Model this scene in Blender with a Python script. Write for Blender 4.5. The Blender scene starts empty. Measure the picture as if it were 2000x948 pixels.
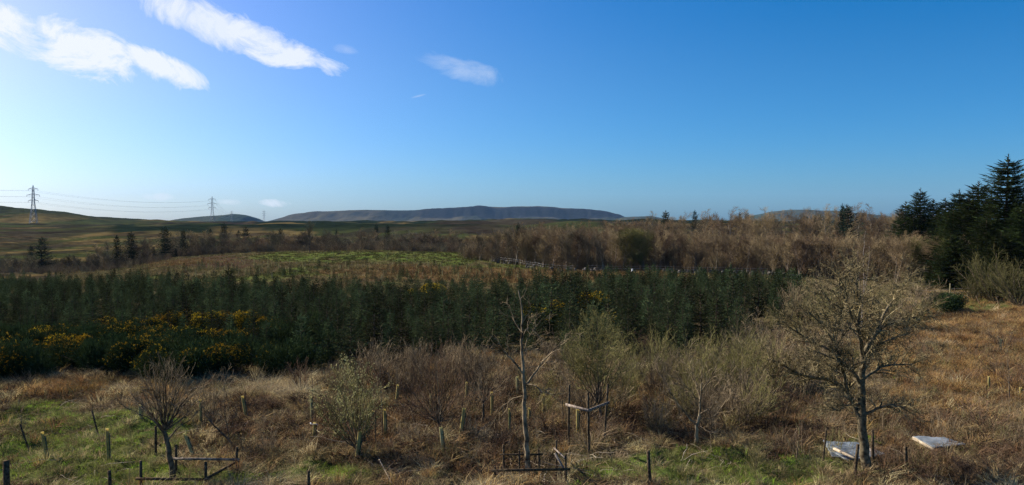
import bpy, math, random
import numpy as np
from math import radians as R
from mathutils import Vector, Matrix

rng = np.random.default_rng(7)
scene = bpy.context.scene
COL = scene.collection

# ------------------------------------------------------------------ camera
F = 1482.0                      # focal length in pixels of the 2000 px wide photograph
CZ = 7.5                        # camera height over the near ground
PITCH = R(1.5)
cam_d = bpy.data.cameras.new("camera")
cam = bpy.data.objects.new("camera", cam_d)
COL.objects.link(cam)
cam.location = (0, 0, CZ)
cam.rotation_euler = (R(90) - PITCH, 0, 0)
cam_d.sensor_width = 36
cam_d.lens = 36 * F / 2000
cam_d.clip_start = 0.1
cam_d.clip_end = 40000
scene.camera = cam

# ------------------------------------------------------------------ world, sun, exposure
SUN_AZ = R(-62)                 # from +Y towards +X, so the sun stands to the left and a little ahead
SUN_EL = R(33)
world = bpy.data.worlds.new("World")
scene.world = world
world.use_nodes = True
wt = world.node_tree
for n in list(wt.nodes):
    wt.nodes.remove(n)


def wn(kind, **kw):
    n = wt.nodes.new(kind)
    for k, v in kw.items():
        setattr(n, k, v)
    return n


def wmath(op, a, b=None, c=None, clamp=False):
    n = wn("ShaderNodeMath", operation=op, use_clamp=clamp)
    for i, s in enumerate((a, b, c)):
        if s is None:
            continue
        if isinstance(s, (int, float)):
            n.inputs[i].default_value = s
        else:
            wt.links.new(s, n.inputs[i])
    return n.outputs[0]


sky = wn("ShaderNodeTexSky", sky_type='NISHITA')
sky.sun_disc = False
sky.sun_elevation = SUN_EL
sky.sun_rotation = SUN_AZ
sky.altitude = 150
sky.air_density = 1.0
sky.dust_density = 1.3
sky.ozone_density = 1.5
hs = wn("ShaderNodeHueSaturation")
hs.inputs["Saturation"].default_value = 1.34
hs.inputs["Value"].default_value = 0.85
tcs = wn("ShaderNodeTexCoord")
sps = wn("ShaderNodeSeparateXYZ")
wt.links.new(tcs.outputs["Generated"], sps.inputs[0])
low = wn("ShaderNodeMapRange", interpolation_type='SMOOTHERSTEP')
low.inputs[1].default_value = -.02; low.inputs[2].default_value = .24
wt.links.new(sps.outputs[2], low.inputs[0])
tcol_ = wn("ShaderNodeMix", data_type='RGBA')
wt.links.new(low.outputs[0], tcol_.inputs["Factor"])
tcol_.inputs[6].default_value = (.60, .93, 1.42, 1)         # the deep azure of the day, strongest low down
tcol_.inputs[7].default_value = (.72, .92, 1.20, 1)
dotn = wn("ShaderNodeVectorMath", operation='DOT_PRODUCT')
wt.links.new(tcs.outputs["Generated"], dotn.inputs[0])
dotn.inputs[1].default_value = (math.sin(SUN_AZ) * math.cos(SUN_EL), math.cos(SUN_AZ) * math.cos(SUN_EL), math.sin(SUN_EL))
glow = wmath('POWER', wmath('MAXIMUM', dotn.outputs["Value"], 0.0), 2.6)
gvec = wn("ShaderNodeVectorMath", operation='MULTIPLY_ADD')
gcmb = wn("ShaderNodeCombineXYZ")
for i_ in range(3): wt.links.new(glow, gcmb.inputs[i_])
wt.links.new(gcmb.outputs[0], gvec.inputs[0])
gvec.inputs[1].default_value = (1.0, .42, .34); gvec.inputs[2].default_value = (1, 1, 1)
glc = wn("ShaderNodeVectorMath", operation='MULTIPLY')
wt.links.new(tcol_.outputs[2], glc.inputs[0]); wt.links.new(gvec.outputs[0], glc.inputs[1])
tint = wn("ShaderNodeMix", data_type='RGBA', blend_type='MULTIPLY')
tint.inputs["Factor"].default_value = 1
wt.links.new(glc.outputs[0], tint.inputs[7])
wt.links.new(sky.outputs[0], tint.inputs[6])
wt.links.new(tint.outputs[2], hs.inputs["Color"])

tc = wn("ShaderNodeTexCoord")
sep = wn("ShaderNodeSeparateXYZ")
wt.links.new(tc.outputs["Generated"], sep.inputs[0])
ysafe = wmath('MAXIMUM', sep.outputs[1], 0.05)
T = wmath('DIVIDE', sep.outputs[0], ysafe)       # tangent of the azimuth
E = wmath('DIVIDE', sep.outputs[2], ysafe)       # tangent of the elevation
front = wmath('GREATER_THAN', sep.outputs[1], 0.06)


def cloud(u, v, hl, hw, deg, gain, k, seed, stretch=2.6, sc=5.0, dens=1.0):
    """soft wisp round one direction of the sky: centre, half length, half width, tilt"""
    t0, e0 = (u - 1000) / F, (435 - v) / F
    a = R(-deg)
    dx = wmath('SUBTRACT', T, t0)
    dy = wmath('SUBTRACT', E, e0)
    lx = wmath('ADD', wmath('MULTIPLY', dx, math.cos(a)), wmath('MULTIPLY', dy, -math.sin(a)))
    ly = wmath('ADD', wmath('MULTIPLY', dx, math.sin(a)), wmath('MULTIPLY', dy, math.cos(a)))
    sx = wmath('DIVIDE', lx, hl / F)
    sy = wmath('DIVIDE', ly, hw / F)
    r2 = wmath('ADD', wmath('MULTIPLY', sx, sx), wmath('MULTIPLY', sy, sy))
    m = wmath('SUBTRACT', 1.0, r2)
    cb = wn("ShaderNodeCombineXYZ")
    wt.links.new(wmath('MULTIPLY', lx, 1.0), cb.inputs[0])
    wt.links.new(wmath('MULTIPLY', ly, stretch), cb.inputs[1])
    cb.inputs[2].default_value = seed
    nz = wn("ShaderNodeTexNoise")
    nz.inputs["Scale"].default_value = sc
    nz.inputs["Detail"].default_value = 9
    nz.inputs["Roughness"].default_value = 0.68
    nz.inputs["Distortion"].default_value = 0.6
    wt.links.new(cb.outputs[0], nz.inputs["Vector"])
    d = wmath('ADD', m, wmath('MULTIPLY', wmath('SUBTRACT', nz.outputs[0], 0.53), k * 1.25))
    d = wmath('MULTIPLY', d, gain * 1.25, clamp=True)
    d = wmath('SMOOTH_MIN', d, 1.0, 0.2)
    return wmath('MULTIPLY', wmath('MULTIPLY', d, front), dens, clamp=True)


CL = [
    cloud(130, 88, 240, 56, -15, 1.25, 3.3, 1.3, 1.9, 9, dens=.97),
    cloud(330, 135, 85, 24, -23, 1.1, 3.0, 3.3, 1.8, 11, dens=.95),
    cloud(15, 45, 70, 30, -14, 1.0, 3.4, 5.3, 1.6, 11, dens=.9),
    cloud(400, 42, 130, 42, -22, .85, 3.4, 2.7, 1.8, 10, dens=.85),
    cloud(520, 88, 160, 36, -22, .95, 3.4, 2.9, 1.8, 10, dens=.9),
    cloud(905, 133, 100, 26, -17, .42, 3.6, 4.4, 1.8, 10, dens=.5),
    cloud(540, 397, 42, 9, -2, .9, 3.5, 3.1, 1.8, 20, dens=.7),
    cloud(450, 394, 30, 7, -2, .7, 3.5, 6.1, 1.8, 20, dens=.5),
    cloud(306, 385, 32, 8, -2, .7, 3.5, 7.1, 1.8, 20, dens=.45),
    cloud(678, 99, 26, 10, -10, .4, 3.5, 9.2, 1.8, 16, dens=.25),
    cloud(818, 189, 18, 2.5, 14, .5, 1.5, 9.9, dens=.35),
]
csum = CL[0]
for c_ in CL[1:]:
    csum = wmath('MAXIMUM', csum, c_)
mixc = wn("ShaderNodeMix", data_type='RGBA')
wt.links.new(csum, mixc.inputs["Factor"])
wt.links.new(hs.outputs[0], mixc.inputs[6])
mixc.inputs[7].default_value = (7.6, 7.9, 8.4, 1)
bg = wn("ShaderNodeBackground")
bg.inputs["Strength"].default_value = 0.069
wt.links.new(mixc.outputs[2], bg.inputs["Color"])
wo = wn("ShaderNodeOutputWorld")
wt.links.new(bg.outputs[0], wo.inputs[0])

sun_d = bpy.data.lights.new("sun", 'SUN')
sun_d.energy = 5.0
sun_d.angle = R(0.5)
sun_d.color = (1.0, 0.93, 0.82)
sun = bpy.data.objects.new("sun", sun_d)
COL.objects.link(sun)
sdir = Vector((math.sin(SUN_AZ) * math.cos(SUN_EL), math.cos(SUN_AZ) * math.cos(SUN_EL), math.sin(SUN_EL)))
sun.rotation_euler = sdir.to_track_quat('Z', 'Y').to_euler()
sun.location = (-60, 20, 60)

scene.view_settings.view_transform = 'Standard'
scene.view_settings.look = 'None'
scene.view_settings.exposure = 0.85
scene.view_settings.gamma = 1
scene.view_settings.use_curve_mapping = False
scene.render.engine = 'CYCLES'
scene.cycles.max_bounces = 5
scene.cycles.diffuse_bounces = 3
scene.cycles.glossy_bounces = 2
scene.cycles.transmission_bounces = 2
scene.cycles.volume_bounces = 0
scene.cycles.use_denoising = True
scene.cycles.denoiser = 'OPENIMAGEDENOISE'
scene.cycles.denoising_input_passes = 'RGB_ALBEDO_NORMAL'
scene.cycles.denoising_prefilter = 'NONE'
scene.cycles.use_adaptive_sampling = True


# ------------------------------------------------------------------ small numeric helpers
def hash2(i, j, seed):
    n = (i.astype(np.int64) * 374761393 + j.astype(np.int64) * 668265263 + seed * 974711) & 0x7fffffff
    n = ((n ^ (n >> 13)) * 1274126177) & 0x7fffffff
    n = n ^ (n >> 16)
    return (n & 0xffff) / 65535.0


def vnoise(x, y, seed=0):
    x = np.asarray(x, float); y = np.asarray(y, float)
    i = np.floor(x).astype(np.int64); j = np.floor(y).astype(np.int64)
    fx = x - i; fy = y - j
    fx = fx * fx * (3 - 2 * fx); fy = fy * fy * (3 - 2 * fy)
    a = hash2(i, j, seed); b = hash2(i + 1, j, seed); c = hash2(i, j + 1, seed); d = hash2(i + 1, j + 1, seed)
    return (a * (1 - fx) + b * fx) * (1 - fy) + (c * (1 - fx) + d * fx) * fy


def fbm(x, y, seed=0, octaves=4):
    s = 0; a = 1; t = 0
    for k in range(octaves):
        s = s + a * vnoise(x * 2 ** k, y * 2 ** k, seed + k * 17)
        t += a; a *= 0.5
    return s / t


def slope(v):
    """tangent of the downward angle of image row v"""
    return np.tan(np.arctan((np.asarray(v, float) - 474) / F) + PITCH)


def sstep(a, b, x):
    t = np.clip((np.asarray(x, float) - a) / (b - a), 0, 1)
    return t * t * (3 - 2 * t)


# ------------------------------------------------------------------ terrain
TY = np.array([1, 20, 35, 50, 65, 80, 100, 125, 150, 185, 230, 300, 400, 600, 850, 1100, 1400, 2000, 4000, 9500], float)
TU = {
    -1200: [0, 0, 0, 0, -.2, -.6, -1.2, -1.7, -1.9, -1.8, -1.2, 0, 3, 10, 20, 42, 36, 15, 10, 0],
    0:    [0, 0, 0, 0, -.2, -.6, -1.2, -1.7, -2, -2.2, -2, -1.3, -.4, 2.5, 7.5, 34, 28, 10, 8, 0],
    100:  [0, 0, 0, 0, -.2, -.5, -1.1, -1.6, -2.2, -2.6, -2.6, -2, -.8, 2.3, 6.5, 24, 19, 9, 8, 0],
    200:  [0, 0, 0, 0, -.1, -.4, -.8, -1.2, -2.3, -3, -3, -2.4, -1, 2.4, 5.6, 14.5, 12, 8, 8, 0],
    330:  [0, 0, 0, 0, 0, -.2, .1, .7, .3, -.9, -3, -2.8, -.6, 3, 5.2, 7.4, 7.5, 7.5, 8, 0],
    450:  [0, 0, 0, 0, 0, -.1, .4, 1.2, 1.35, -.3, -3.3, -3, -.3, 3.6, 5.6, 7.2, 7.6, 7.9, 8, 0],
    560:  [0, 0, 0, 0, 0, 0, .5, 1.5, 1.95, 0, -3.5, -3, 0, 4.2, 6.2, 7.2, 7.6, 7.9, 8, 0],
    700:  [0, 0, 0, 0, 0, 0, .55, 1.6, 2.1, .1, -3.3, -2.8, .3, 4.6, 6.6, 7.4, 7.8, 8.2, 8, 0],
    800:  [0, 0, 0, 0, 0, 0, .5, 1.5, 1.95, .2, -3, -2.6, .5, 4.8, 7.0, 8, 8.2, 8.4, 8, 0],
    910:  [0, 0, 0, 0, 0, .1, .5, 1.3, 1.6, -.2, -2, -1.6, 1, 5.5, 8, 9.5, 9.2, 9.0, 8, 0],
    1000: [0, 0, 0, 0, 0, .1, .45, .6, .5, .3, .3, .6, 2, 6, 8.5, 10.5, 10, 9.5, 8, 0],
    1200: [0, 0, 0, 0, 0, .1, .4, .4, .6, 1.2, 1.5, 2, 3, 5.5, 8, 10, 10, 9.5, 8, 0],
    1500: [0, 0, 0, 0, 0, .1, .3, .5, .9, 1.6, 2.2, 2.8, 3.5, 5, 7, 8, 8, 8, 8, 0],
    1700: [0, 0, 0, .05, .15, .3, .5, .7, 1.1, 1.8, 2.4, 3, 4, 5, 7, 8, 8, 8, 8, 0],
    2000: [0, 0, .05, .25, .55, .8, 1, 1.1, 1.4, 2, 2.6, 3.2, 4, 5, 7, 8, 8, 8, 8, 0],
    3200: [0, .2, .4, .8, 1.2, 1.6, 2, 2.4, 2.6, 3, 3.2, 3.6, 4, 5, 7, 8, 8, 8, 8, 0],
}
_tu = np.array(sorted(TU), float)
_tt = (_tu - 1000) / F
_tz = np.array([TU[k] for k in sorted(TU)], float)
_gy = np.linspace(0, math.log(9500 + 8) - math.log(8), 400)
_gt = np.linspace(_tt[0], _tt[-1], 500)
_ly = np.log(TY + 8) - math.log(8)
_m = np.array([np.interp(_gy, _ly, row) for row in _tz])
_g = np.array([np.interp(_gt, _tt, _m[:, k]) for k in range(len(_gy))]).T      # (t, y)


def _blur(a, ax, s):
    k = np.exp(-0.5 * (np.arange(-3 * s, 3 * s + 1) / s) ** 2); k /= k.sum()
    p = np.pad(a, [(3 * s, 3 * s) if i == ax else (0, 0) for i in range(2)], mode='edge')
    return np.apply_along_axis(lambda v: np.convolve(v, k, 'valid'), ax, p)


_g = _blur(_blur(_g, 0, 5), 1, 3)


def base_z(x, y):
    x = np.asarray(x, float); y = np.asarray(y, float)
    t = np.clip(x / np.maximum(y, 15), _gt[0], _gt[-1])
    q = np.log(np.maximum(y, 0) + 8) - math.log(8)
    a = (t - _gt[0]) / (_gt[1] - _gt[0]); b = np.clip(q / (_gy[1] - _gy[0]), 0, len(_gy) - 1.001)
    i = np.clip(a.astype(int), 0, len(_gt) - 2); j = b.astype(int)
    fa = a - i; fb = b - j
    return (_g[i, j] * (1 - fa) + _g[i + 1, j] * fa) * (1 - fb) + (_g[i, j + 1] * (1 - fa) + _g[i + 1, j + 1] * fa) * fb


def ground_z(x, y):
    x = np.asarray(x, float); y = np.asarray(y, float)
    z = base_z(x, y)
    near = 1 - sstep(70, 110, y)
    z = z + near * (0.55 * (fbm(x / 2.3, y / 2.3, 3) - .5) + 0.34 * (fbm(x / .8, y / .8, 9, 2) - .5))
    mid = sstep(70, 100, y) * (1 - sstep(160, 200, y))
    z = z + mid * (0.5 * (fbm(x / 6, y / 6, 21) - .5))
    far = sstep(180, 400, y)
    z = z + far * (fbm(x / 55, y / 75, 5) - .5) * np.minimum(y / 80., 13)
    z = z + sstep(170, 230, y) * (1 - sstep(500, 900, y)) * (fbm(x / 16, y / 40, 15) - .5) * 2.2
    return z


def img_u(x, y):
    return 1000 + F * np.asarray(x, float) / np.maximum(np.asarray(y, float), 1)


def at(u, v):
    """ground point seen at pixel (u, v)"""
    s = float(slope(v)); t = (u - 1000) / F
    y = 14.0
    while y < 1500:
        if CZ - s * y < float(base_z(t * y, y)):
            break
        y += max(.05, y * .002)
    return t * y, y


def Yz(u, Y):
    x = (u - 1000) / F * Y
    return x, Y, float(ground_z(x, Y))


# ------------------------------------------------------------------ ground cover
# blobs: (u, v, half width, half height, weight) in the photograph, used for where each plant cover grows
def v_of(x, y):
    s = (CZ - base_z(x, y)) / np.maximum(y, 5)
    return 474 + F * np.tan(np.arctan(s) - PITCH)


GREEN = [(330, 940, 150, 28, 1.2), (1330, 905, 170, 26, .8), (60, 850, 170, 60, 1.3), (230, 850, 130, 50, 1.2), (30, 930, 150, 40, 1), (230, 920, 160, 40, .7), (610, 920, 110, 20, 1.3), (1320, 925, 170, 32, 1.6),
         (1160, 905, 60, 25, .6), (1560, 930, 90, 35, 1.1), (690, 500, 180, 14, 1.1), (900, 503, 120, 14, 1.4), (1020, 522, 70, 8, 1), (560, 505, 60, 10, .8), (1890, 598, 110, 12, 1.8),
         (480, 940, 70, 15, .7), (1230, 860, 60, 15, .3), (1650, 880, 60, 30, .6), (350, 545, 200, 12, .4), (620, 535, 150, 12, .5)]
RUST = [(1930, 670, 110, 60, 1.2), (1880, 700, 170, 90, 1.3), (1960, 660, 120, 60, .8), (900, 535, 230, 16, 1.4), (1150, 537, 180, 12, 1.0), (200, 775, 260, 22, .7), (380, 515, 100, 10, .6), (820, 730, 160, 40, .5), (1180, 760, 140, 50, .6), (1900, 800, 130, 40, .5)]
BROWN = [(560, 860, 150, 32, 1.2), (850, 880, 180, 40, 1.3), (900, 800, 150, 45, .9), (1330, 830, 170, 38, 1.2), (1230, 790, 120, 40, .5), (1920, 910, 150, 50, 1.4), (1600, 850, 150, 50, .8), (420, 512, 85, 13, 1.6),
         (120, 790, 180, 25, 1.1), (450, 830, 70, 50, 1), (1000, 860, 60, 40, .6), (1850, 820, 120, 50, .6), (1480, 780, 120, 60, .6)]


STRAWY = [(545, 768, 70, 26, 1.5), (1180, 700, 90, 22, .8), (1290, 730, 130, 30, .8), (1820, 690, 60, 14, 1.2), (120, 800, 130, 14, .8), (1560, 745, 90, 25, .6), (1650, 900, 70, 20, .6), (560, 935, 120, 10, .4), (1180, 905, 30, 18, .8), (1480, 900, 60, 20, .6)]


def blob(u, v, L):
    s = 0
    for (a, b, w, h, k) in L:
        s = s + k * np.exp(-((u - a) / w) ** 2 - ((v - b) / h) ** 2)
    return s


def cover(x, y):
    u = img_u(x, y); v = v_of(x, y)
    sc = np.where(np.asarray(y) < 60, 1.5, 5.0)
    n1 = fbm(x / sc, y / sc, 31); n2 = fbm(x / sc, y / sc, 47); n3 = fbm(x / sc, y / sc, 61)
    st = sstep(.25, .7, blob(u, v, STRAWY) * .8 + (n1 - .5) * .8) * (np.asarray(y) < 70)
    g = sstep(.28, .62, blob(u, v, GREEN) * .75 + (n1 - .5) * 1.5)
    r = sstep(.2, .75, blob(u, v, RUST) * .8 + (n2 - .5) * 1.2)
    b = sstep(.2, .7, blob(u, v, BROWN) * .8 + (n3 - .5) * 1.2)
    return g, r * (1 - .8 * st), b * (1 - .9 * st)


# ------------------------------------------------------------------ materials
def mat(name, col, rough=.85, var=.0, scale=3.0, col2=None, trans=0., obj_var=0., metal=0., spec=.0, attr=None):
    m = bpy.data.materials.new(name); m.use_nodes = True
    nt = m.node_tree; p = nt.nodes["Principled BSDF"]
    p.inputs["Roughness"].default_value = rough
    p.inputs["Metallic"].default_value = metal
    p.inputs["Specular IOR Level"].default_value = spec
    c2 = col2 or tuple(min(1, c * 1.8) for c in col)
    tex = nt.nodes.new("ShaderNodeTexNoise"); tex.inputs["Scale"].default_value = scale; tex.inputs["Detail"].default_value = 6
    g = nt.nodes.new("ShaderNodeNewGeometry")
    nt.links.new(g.outputs["Position"], tex.inputs["Vector"])
    mr = nt.nodes.new("ShaderNodeMapRange"); mr.inputs[1].default_value = .35; mr.inputs[2].default_value = .65
    nt.links.new(tex.outputs[0], mr.inputs[0])
    mx = nt.nodes.new("ShaderNodeMix"); mx.data_type = 'RGBA'
    mx.inputs[6].default_value = (*col, 1); mx.inputs[7].default_value = (*c2, 1)
    nt.links.new(mr.outputs[0], mx.inputs["Factor"])
    out = mx.outputs[2]
    if obj_var or var:
        oi = nt.nodes.new("ShaderNodeObjectInfo")
        h = nt.nodes.new("ShaderNodeHueSaturation")
        m1 = nt.nodes.new("ShaderNodeMapRange"); m1.inputs[3].default_value = 1 - obj_var; m1.inputs[4].default_value = 1 + obj_var
        nt.links.new(oi.outputs["Random"], m1.inputs[0]); 
        m2 = nt.nodes.new("ShaderNodeMapRange"); m2.inputs[3].default_value = 1 - var; m2.inputs[4].default_value = 1 + var
        nt.links.new(g.outputs["Random Per Island"], m2.inputs[0])
        mm = nt.nodes.new("ShaderNodeMath"); mm.operation = 'MULTIPLY'
        nt.links.new(m1.outputs[0], mm.inputs[0]); nt.links.new(m2.outputs[0], mm.inputs[1])
        nt.links.new(mm.outputs[0], h.inputs["Value"])
        m3 = nt.nodes.new("ShaderNodeMapRange"); m3.inputs[3].default_value = .5 - obj_var * .05; m3.inputs[4].default_value = .5 + obj_var * .05
        nt.links.new(oi.outputs["Random"], m3.inputs[0]); nt.links.new(m3.outputs[0], h.inputs["Hue"])
        nt.links.new(out, h.inputs["Color"]); out = h.outputs[0]
    nt.links.new(out, p.inputs["Base Color"])
    if trans:
        tr = nt.nodes.new("ShaderNodeBsdfTranslucent"); nt.links.new(out, tr.inputs["Color"])
        ms = nt.nodes.new("ShaderNodeMixShader"); ms.inputs[0].default_value = trans
        o = nt.nodes["Material Output"]
        nt.links.new(p.outputs[0], ms.inputs[1]); nt.links.new(tr.outputs[0], ms.inputs[2]); nt.links.new(ms.outputs[0], o.inputs[0])
    return m


M = {}
M['spruce'] = mat("spruce_needles", (.024, .034, .015), var=.5, obj_var=.6, scale=1.2, col2=(.060, .076, .033), trans=.2)
M['spruce_big'] = mat("spruce_needles_dark", (.010, .016, .007), var=.5, obj_var=.3, scale=.5, col2=(.030, .042, .013), trans=.12)
M['spruce_far'] = mat("conifer_needles_far", (.013, .022, .013), var=.3, obj_var=.2, scale=.5, col2=(.026, .045, .028), trans=.08)
M['bark_spruce'] = mat("spruce_bark", (.07, .05, .035))
M['gorse'] = mat("gorse_green", (.024, .040, .018), var=.4, obj_var=.25, col2=(.045, .062, .020), trans=.1)
M['gorse_fl'] = mat("gorse_flower", (.38, .22, .012), var=.4, obj_var=.35, col2=(.52, .33, .025), trans=.15)
M['wood_trunk'] = mat("woodland_bark", (.15, .12, .085), obj_var=.3, var=.1)
M['wood_twig'] = mat("woodland_twigs", (.145, .102, .058), var=.3, obj_var=.28, scale=.4, col2=(.24, .175, .10))
M['wood_olive'] = mat("woodland_twigs_olive", (.12, .12, .045), var=.3, obj_var=.2, scale=.4, col2=(.18, .16, .06))
M['wood_grey'] = mat("woodland_twigs_grey", (.095, .080, .050), var=.3, obj_var=.3, scale=.4, col2=(.16, .135, .085))
M['oak_bark'] = mat("oak_bark", (.055, .042, .026), scale=9, col2=(.20, .165, .10), var=.1)
M['oak_twig'] = mat("oak_twigs", (.10, .078, .036), scale=5, col2=(.29, .235, .125), var=.4)
M['pale_bark'] = mat("pale_bark", (.05, .035, .022), scale=5, col2=(.36, .28, .17), var=.1)
M['dark_bark'] = mat("dark_bark", (.045, .033, .023), scale=8, col2=(.19, .145, .095), var=.15)
M['twig_brown'] = mat("twigs_brown", (.13, .095, .055), var=.5, scale=3, col2=(.32, .245, .145))
M['twig_red'] = mat("twigs_red", (.10, .062, .038), var=.5, scale=3, col2=(.21, .135, .08))
M['twig_olive'] = mat("twigs_olive", (.14, .13, .045), var=.4, scale=3, col2=(.25, .22, .09))
M['catkin'] = mat("catkins", (.34, .32, .12), var=.3, scale=6, col2=(.48, .44, .2), trans=.2)
M['birch'] = mat("birch_bark", (.20, .16, .12), scale=6, col2=(.40, .35, .29))
M['post'] = mat("weathered_post", (.030, .022, .014), scale=14, col2=(.13, .095, .058))
M['post_new'] = mat("greenish_post", (.10, .085, .045), scale=14, col2=(.21, .18, .10))
M['rail'] = mat("weathered_rail", (.10, .08, .065), scale=10, col2=(.30, .25, .20))
M['post_end'] = mat("sawn_end", (.28, .25, .2), scale=20)
M['tube'] = mat("tree_shelter_plastic", (.52, .43, .15), rough=.5, scale=5, col2=(.72, .60, .26), trans=.55)
M['tube_pale'] = mat("tree_shelter_pale", (.48, .44, .20), rough=.5, scale=5, col2=(.66, .60, .32), trans=.45)
M['white'] = mat("white_plastic", (.75, .75, .72), rough=.5, trans=.2)
M['sheet'] = mat("galvanised_sheet", (.085, .095, .09), rough=.6, scale=1.6, col2=(.22, .245, .26), var=0, metal=0, spec=.3)
M['sheet2'] = mat("painted_sheet", (.085, .10, .11), rough=.55, scale=4, col2=(.20, .23, .245), metal=0, spec=.3)
M['timber'] = mat("pale_timber", (.30, .24, .16), scale=9, col2=(.46, .38, .27))
M['steel'] = mat("pylon_steel", (.20, .21, .22), rough=.6, metal=.4)
M['cable'] = mat("cable", (.22, .23, .24), rough=.6)
M['insul'] = mat("insulator", (.16, .17, .18), rough=.5)
M['stone'] = mat("field_stone", (.075, .068, .055), scale=6, col2=(.17, .155, .13), var=.3)
M['wire'] = mat("fence_wire", (.2, .2, .2), rough=.5, metal=.6)
M['g_green'] = mat("grass_green", (.15, .23, .022), var=.4, obj_var=.35, scale=.6, col2=(.30, .37, .06), trans=.3)
M['g_straw'] = mat("grass_straw", (.21, .152, .070), var=.55, obj_var=.5, scale=.6, col2=(.45, .35, .185), trans=.3)
M['g_pale'] = mat('grass_pale', (.28, .21, .11), var=.4, obj_var=.4, scale=.6, col2=(.52, .42, .25), trans=.3)
M['g_rust'] = mat("grass_rust", (.24, .135, .048), var=.45, obj_var=.35, scale=.6, col2=(.44, .27, .11), trans=.3)
M['g_olive'] = mat("grass_olive", (.13, .13, .045), var=.35, obj_var=.3, scale=.6, col2=(.24, .22, .09), trans=.3)
M['bramble'] = mat("bramble_stems", (.060, .038, .025), var=.5, obj_var=.45, scale=2, col2=(.18, .12, .075))
M['bleached'] = mat("bleached_stems", (.36, .29, .20), var=.35, scale=4, col2=(.52, .44, .33))
M['bracken'] = mat("dead_bracken", (.085, .050, .026), var=.5, obj_var=.45, scale=2, col2=(.22, .14, .07), trans=.15)


def ground_material():
    m = bpy.data.materials.new("ground_cover"); m.use_nodes = True
    nt = m.node_tree; p = nt.nodes["Principled BSDF"]; L = nt.links
    p.inputs["Roughness"].default_value = .95
    p.inputs["Specular IOR Level"].default_value = 0
    at_ = nt.nodes.new("ShaderNodeAttribute"); at_.attribute_name = "cover"
    sp = nt.nodes.new("ShaderNodeSeparateColor"); L.new(at_.outputs["Color"], sp.inputs[0])
    g = nt.nodes.new("ShaderNodeNewGeometry")

    def noise(scale, detail=6, rough=.6):
        n = nt.nodes.new("ShaderNodeTexNoise"); n.inputs["Scale"].default_value = scale
        n.inputs["Detail"].default_value = detail; n.inputs["Roughness"].default_value = rough
        L.new(g.outputs["Position"], n.inputs["Vector"]); return n.outputs[0]

    def mix(f, a, b):
        x = nt.nodes.new("ShaderNodeMix"); x.data_type = 'RGBA'
        for s, k in ((f, 0), (a, 6), (b, 7)):
            if isinstance(s, tuple): x.inputs[k].default_value = (*s, 1)
            else: L.new(s, x.inputs[k])
        return x.outputs[2]

    def ramp(s, a, b):
        x = nt.nodes.new("ShaderNodeMapRange"); x.inputs[1].default_value = a; x.inputs[2].default_value = b; x.interpolation_type = 'SMOOTHSTEP'
        L.new(s, x.inputs[0]); return x.outputs[0]
    n_f = ramp(noise(3.2), .35, .65); n_b = ramp(noise(.35), .35, .65); n_c = ramp(noise(9, 4), .3, .7)
    straw = mix(n_f, (.045, .033, .017), (.13, .095, .05))
    straw = mix(n_b, straw, (.085, .070, .035))
    brown = mix(n_f, (.030, .020, .013), (.080, .052, .032))
    rust = mix(n_f, (.08, .047, .020), (.20, .12, .05))
    green = mix(n_f, (.040, .070, .012), (.10, .135, .03))
    green = mix(n_b, green, (.10, .10, .032))
    c = mix(sp.outputs[1], straw, rust)
    c = mix(sp.outputs[2], c, brown)
    c = mix(sp.outputs[0], c, green)
    ft = nt.nodes.new("ShaderNodeAttribute"); ft.attribute_name = "heath"
    ff = nt.nodes.new("ShaderNodeAttribute"); ff.attribute_name = "tone"
    fh = nt.nodes.new("ShaderNodeHueSaturation"); mr = nt.nodes.new("ShaderNodeMapRange"); mr.inputs[3].default_value = .6; mr.inputs[4].default_value = 1.5
    L.new(n_b, mr.inputs[0]); L.new(ff.outputs["Color"], fh.inputs["Color"]); L.new(mr.outputs[0], fh.inputs["Value"])
    c = mix(ft.outputs["Fac"], c, fh.outputs[0])
    L.new(c, p.inputs["Base Color"])
    bp = nt.nodes.new("ShaderNodeBump"); bp.inputs["Strength"].default_value = .8; bp.inputs["Distance"].default_value = .12
    L.new(noise(5, 8, .7), bp.inputs["Height"]); L.new(bp.outputs[0], p.inputs["Normal"])
    return m


def moor_material(name="moor_cover"):
    m = bpy.data.materials.new(name); m.use_nodes = True
    nt = m.node_tree; p = nt.nodes["Principled BSDF"]; L = nt.links
    p.inputs["Roughness"].default_value = 1; p.inputs["Specular IOR Level"].default_value = 0
    at_ = nt.nodes.new("ShaderNodeAttribute"); at_.attribute_name = "tone"
    g = nt.nodes.new("ShaderNodeNewGeometry")
    n = nt.nodes.new("ShaderNodeTexNoise"); n.inputs["Scale"].default_value = .06; n.inputs["Detail"].default_value = 9; n.inputs["Roughness"].default_value = .65
    L.new(g.outputs["Position"], n.inputs["Vector"])
    mr = nt.nodes.new("ShaderNodeMapRange"); mr.inputs[1].default_value = .35; mr.inputs[2].default_value = .65; mr.inputs[3].default_value = .6; mr.inputs[4].default_value = 1.4
    L.new(n.outputs[0], mr.inputs[0])
    h = nt.nodes.new("ShaderNodeHueSaturation"); L.new(at_.outputs["Color"], h.inputs["Color"]); L.new(mr.outputs[0], h.inputs["Value"])
    L.new(h.outputs[0], p.inputs["Base Color"])
    bp = nt.nodes.new("ShaderNodeBump"); bp.inputs["Strength"].default_value = .7; bp.inputs["Distance"].default_value = 3
    L.new(n.outputs[0], bp.inputs["Height"]); L.new(bp.outputs[0], p.inputs["Normal"])
    return m


M['ground'] = ground_material()
M['moor'] = moor_material()


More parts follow.
